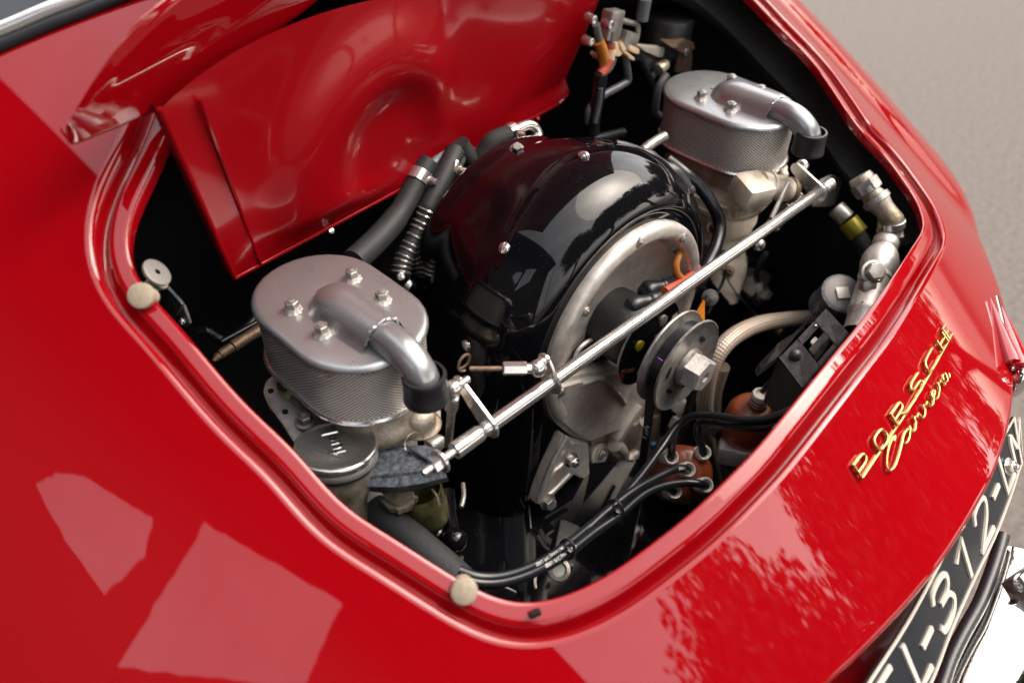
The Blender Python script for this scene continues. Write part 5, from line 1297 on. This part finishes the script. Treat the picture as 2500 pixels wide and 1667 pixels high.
# ================================================================ wiring at the far front corner
wy = .19
tb = thing('wiring_terminals', V((0.2076,0.125,0.0223)), 'terminal block with cream plug connectors and coloured leads by the lid edge', 'terminal block')
def wp(pts): return [V(p) for p in pts]
for pts, r_, m_ in (([(0.1736,0.125,0.0581),(0.1781,0.125,0.0462),(0.1819,0.125,0.0364)], .0042, 'greywire'), ([(0.1789,0.125,0.0394),(0.187,0.125,0.0261),(0.1932,0.125,0.0084)], .0062, 'orange'), ([(0.1993,0.125,0.0447),(0.1994,0.125,0.0336),(0.2003,0.125,0.0267)], .0040, 'greywire'), ([(0.1999,0.125,0.0299),(0.2007,0.125,0.0234)], .0050, 'salmon'), ([(0.2006,0.125,0.0243),(0.1993,0.125,0.0134)], .0062, 'cream'), ([(0.1962,0.122,0.0157),(0.1912,0.122,0.0077),(0.1838,0.122,0.0021)], .0056, 'salmon'),
                    ([(0.1819,0.12,0.0043),(0.1809,0.12,-0.0163),(0.177,0.12,-0.0415),(0.1754,0.12,-0.0647)], .0072, 'cable'), ([(0.177,0.115,-0.0086),(0.1765,0.115,-0.0274),(0.172,0.115,-0.0476)], .0028, 'greywire'), ([(0.2075,0.125,0.0132),(0.202,0.125,0.0034),(0.1903,0.125,-0.0009)], .0042, 'greywire'), ([(0.2274,0.125,0.0096),(0.2326,0.125,-0.006),(0.2372,0.125,-0.0219),(0.2248,0.125,-0.0252),(0.1934,0.125,-0.027),(0.1738,0.125,-0.0349),(0.1728,0.125,-0.0517)], .0044, 'greywire'), ([(0.2448,0.12,0.0046),(0.2611,0.12,-0.018),(0.2785,0.12,-0.0434),(0.2838,0.12,-0.0631)], .0052, 'cable'), ([(0.3251,0.125,-0.0193),(0.2946,0.125,-0.0226),(0.2814,0.125,-0.0334)], .0046, 'greywire'), ([(0.2608,0.09,-0.0114),(0.2485,0.09,-0.0234),(0.2478,0.09,-0.0502),(0.2591,0.09,-0.0618)], .0042, 'greywire'), ([(0.2528,0.125,0.0632),(0.2512,0.125,0.0527),(0.2503,0.125,0.0419)], .0072, 'greywire')):
    tube_obj('lead', pts, r_, m_, tb, n=6)
for pts in ([(0.2,0.12,0.0349),(0.2073,0.12,0.0306),(0.2122,0.12,0.0202),(0.2198,0.12,0.0157),(0.2111,0.12,0.0137),(0.2038,0.12,0.0168)], [(0.2099,0.119,0.0324),(0.221,0.119,0.0225),(0.2229,0.119,0.0188),(0.2147,0.119,0.0185),(0.2079,0.119,0.0276)], [(0.2239,0.117,0.0237),(0.2422,0.117,0.0147),(0.2434,0.117,0.0079),(0.2328,0.117,0.0119),(0.2218,0.117,0.0197)], [(0.2178,0.116,0.0194),(0.2354,0.116,0.0059),(0.2344,0.116,0.0034),(0.2252,0.116,0.008),(0.2154,0.116,0.0174)], [(0.1832,0.128,0.0204),(0.1869,0.128,0.0229),(0.1894,0.128,0.0131)]):
    b = MB(); b.prism(wp(pts), (0, .012, 0), bev=.001); b.build('plug_connector', 'cream', tb)
b = MB(); b.box(V((0.2047,0.13,0.0483)), (.022, .015, .03), rot=(0, .2, 0), bev=.002); b.box(V((0.2298,0.13,0.0244)), (.026, .02, .02), rot=(0, .4, 0), bev=.002); b.build('terminal_body', 'steel_d', tb)
for px in ((0.1961,0.122,0.052), (0.1681,0.122,0.0646), (0.1662,0.122,0.0418)):
    b = MB(); b.cyl(V(px)+V((0, .012, 0)), V(px), .0055, .0045, 14, .001); b.build('terminal_stud', 'steel', tb)
b = MB(); b.tube(spline([(0.2139,0.128,0.0516),(0.2284,0.128,0.0451),(0.2479,0.128,0.0363),(0.2495,0.128,0.0222)], 3), .0030, 8); b.build('busbar', 'steel_d', tb)
bc2 = thing('black_canister', V((0.3169,0.14,0.0007)), 'black upright canister in the far front corner of the bay', 'canister')
b = MB(); c0 = V((0.3229,0.14,0.024)); c1 = V((0.319,0.14,-0.0172)); b.cyl(c0, c1, .030, seg=32, bev=.003); b.build('canister_body', 'black_satin', bc2)
b = MB(); b.prism([V(p) for p in [(0.2438,0.122,0.0164),(0.3022,0.122,-0.0033),(0.3079,0.122,-0.0157),(0.2885,0.122,-0.0109),(0.2596,0.122,0.0044)]], (0, .01, 0), bev=.001); b.build('canister_strap', 'label', bc2)
b = MB(); b.prism([V(p) for p in [(0.252,0.125,0.0071),(0.3018,0.125,-0.0198),(0.3018,0.125,-0.0272),(0.2759,0.125,-0.0242),(0.2541,0.125,-0.0054)]], (0, .02, 0), bev=.002); b.build('canister_foot', 'black_worn', bc2)
b = MB(); b.cyl(V((0.2812,0.117,-0.0218)), V((0.2958,0.117,-0.0184)), .008, .006, 16, .001); b.build('foot_bolt', 'alu_warm', bc2)
sp = thing('support_bracket', V((0.3231,0.11,-0.0214)), 'rusty grey upright bracket behind the far silver filter', 'bracket')
b = MB(); b.prism([V(p) for p in [(0.3079,0.11,-0.0308),(0.3113,0.11,-0.0042),(0.3344,0.11,-0.009),(0.3391,0.11,-0.0212),(0.3407,0.11,-0.041)]], (0, .004, 0), bev=.001); b.prism([V(p) for p in [(0.29,0.107,0.0048),(0.3122,0.107,0.008),(0.3334,0.107,-0.0019),(0.3372,0.107,-0.0108),(0.3077,0.107,-0.0061)]], (0, .02, .004), bev=.001); b.build('bracket_plate', 'rusty', sp)
b = MB(); b.cyl(V((0.3189,0.109,-0.009)), V((0.3189,0.109,-0.009))+V((0, -.004, 0)), .005, seg=14, bev=.001); b.build('bracket_bolt', 'steel', sp)
tag(tube_obj('fuel_pipe', [(0.1349,0.02,-0.0293),(0.1476,0.02,-0.0268),(0.169,0.02,-0.026)], .0052, 'steel_d'), 'short grey metal pipe running under the far filter', 'pipe')
tag(tube_obj('battery_lead', [(0.1511,0,-0.0386),(0.155,-0.02,-0.0467),(0.1663,-0.035,-0.063),(0.171,-0.05,-0.0792),(0.1729,-0.06,-0.0977),(0.1557,-0.07,-0.1099),(0.127,-0.08,-0.1158),(0.1022,-0.088,-0.1208)], .0066, 'cable', seg=16), 'thick black lead curving over the shroud shoulder to the generator', 'cable')
b = MB(); b.cyl(V((0.231,0.12,-0.0837)), V((0.172,0.12,-0.0721)), .006, seg=12); tag(b.build('cross_tube', 'black_satin'), 'dark cross tube behind the top of the shroud', 'tube')

# ================================================================ trees behind the car, plus unseen things added for reflections in the paint
M['bark'] = mat('bark', (.07, .05, .035), .9, bump=.8, bscale=20)
M['leaf'] = mat('leaf', (.105, .12, .055), .5, var=.4, vscale=3)
M['screen_dark'] = mat('dark_screen', (.010, .008, .007), .7, bump=.4, bscale=30, var=.3, vscale=12)  # sheet colour of the added reflection screen
def tree(x, y, hgt, cr, seed, label):
    rnd = random.Random(seed); z0 = -.8
    t = thing('broadleaf_tree', (x, y, z0), label, 'tree', 'trees behind the car')
    b = MB(); top_ = V((x+rnd.uniform(-.3, .3), y+rnd.uniform(-.3, .3), z0+hgt*.75))
    b.tube(spline([(x, y, z0), (x+.1, y, z0+hgt*.3), tuple(top_)], 5), [.22-.016*i for i in range(11)], 10)
    cl = []
    for k in range(44):
        a = rnd.uniform(0, 6.28); e = rnd.uniform(-.5, 1.2); r = cr*rnd.uniform(.45, 1.0)
        p = V((x+math.cos(a)*math.cos(e)*r, y+math.sin(a)*math.cos(e)*r, z0+hgt*.66+math.sin(e)*r*.95)); cl.append((p, cr*rnd.uniform(.20, .36)))
        if k < 12: b.tube(spline([V((x, y, z0+hgt*rnd.uniform(.25, .5))), V((x, y, z0+hgt*.5)).lerp(p, .5), p], 4), [.07-.007*i for i in range(9)], 6)
    b.build('trunk', 'bark', t)
    b = MB()
    for p, r in cl:
        for _ in range(720):
            d = V((rnd.gauss(0, 1), rnd.gauss(0, 1), rnd.gauss(0, 1))).normalized()*r*rnd.uniform(.4, 1.15)
            c = p+d; u = V((rnd.gauss(0, 1), rnd.gauss(0, 1), rnd.gauss(0, .6))).normalized(); w = u.cross(V((rnd.gauss(0, 1), rnd.gauss(0, 1), rnd.gauss(0, 1)))).normalized()
            s = rnd.uniform(.05, .105)
            o = len(b.v); b.v += [tuple(c-u*s), tuple(c+w*s*.5), tuple(c+u*s), tuple(c-w*s*.5)]; b.f.append((o, o+1, o+2, o+3))
    f = b.build('crown', 'leaf', t, recalc=False); f['kind'] = 'stuff'
tree(3.6, -6.4, 6.2, 2.5, 1, 'round leafy tree behind the tail of the car, nearest to the plate')
tree(6.2, -4.6, 5.3, 2.3, 2, 'leafy tree standing to the right behind the car')
tree(.7, -7.4, 6.35, 2.5, 3, 'leafy tree straight behind the middle of the car')
tree(10.5, -3.2, 3.6, 2.2, 5, 'low bushy tree added on the far right to darken the reflected horizon')  # this and the next: unseen, added so the right side reflects less sky
tree(11.5, .6, 3.3, 2.2, 6, 'low bushy tree added beside the far fender to darken the reflected horizon')
shd = thing('reflection_screen', (-2.4, -.5, -.8), 'unseen dark awning with two cut openings standing beside the car', 'screen')  # unseen, added so the left fender reflects dark with two bright patches
WX = -2.40
def wob(poly, n, a, seed):
    rnd = random.Random(seed); out = []
    for i, p in enumerate(poly):
        q = poly[(i+1) % len(poly)]
        for k in range(n): out.append((p[0]+(q[0]-p[0])*k/n+rnd.uniform(-a, a), p[1]+(q[1]-p[1])*k/n+rnd.uniform(-a, a)))
    return out
holes = [wob([(-.02, 1.68), (-.08, 1.84), (-.2, 1.95), (-.4, 2.0), (-.6, 2.05), (-.62, 1.80), (-.49, 1.45), (-.25, 1.55)], 5, .006, 1),  # outlines shaped to give the bright patches reflected in the left fender
         wob([(-.88, 2.30), (-1.90, 2.62), (-1.60, 1.80), (-.64, 1.20)], 14, .008, 2)]
bm = bmesh.new(); edges = []
for poly in [[(-4.2, -.8), (3.6, -.8), (3.6, 2.9), (-4.2, 2.9)]]+holes:
    vs_ = [bm.verts.new((WX, y, z)) for y, z in poly]
    edges += [bm.edges.new((vs_[i], vs_[(i+1) % len(vs_)])) for i in range(len(vs_))]
r_ = bmesh.ops.triangle_fill(bm, edges=edges, use_beauty=True)
g = bmesh.ops.extrude_face_region(bm, geom=bm.faces[:])
for q in g['geom']:
    if isinstance(q, bmesh.types.BMVert): q.co.x -= .012
bm.verts.index_update()
b = MB(); b.add([v.co.copy() for v in bm.verts], [[v.index for v in f.verts] for f in bm.faces]); bm.free()
b.build('side_sheet', 'screen_dark', shd, ang=30)
b = MB()
b.grid([[V((-2.42+.80*i/6, -4.2+7.8*k/10, 2.92+.05*math.sin(k*1.9)*math.sin(i*.5))) for k in range(11)] for i in range(7)])
b.grid([[V((-2.42+.80*i/6, -4.2+7.8*k/10, 2.94+.05*math.sin(k*1.9)*math.sin(i*.5))) for k in range(11)] for i in range(7)])
b.build('roof_sheet', 'screen_dark', shd)
for xx in (-2.46, -1.64):
    for yy in (-4.1, 3.5):
        b = MB(); b.cyl((xx, yy, -.8), (xx, yy, 2.95), .025, seg=12); b.build('pole', 'steel_d', shd)
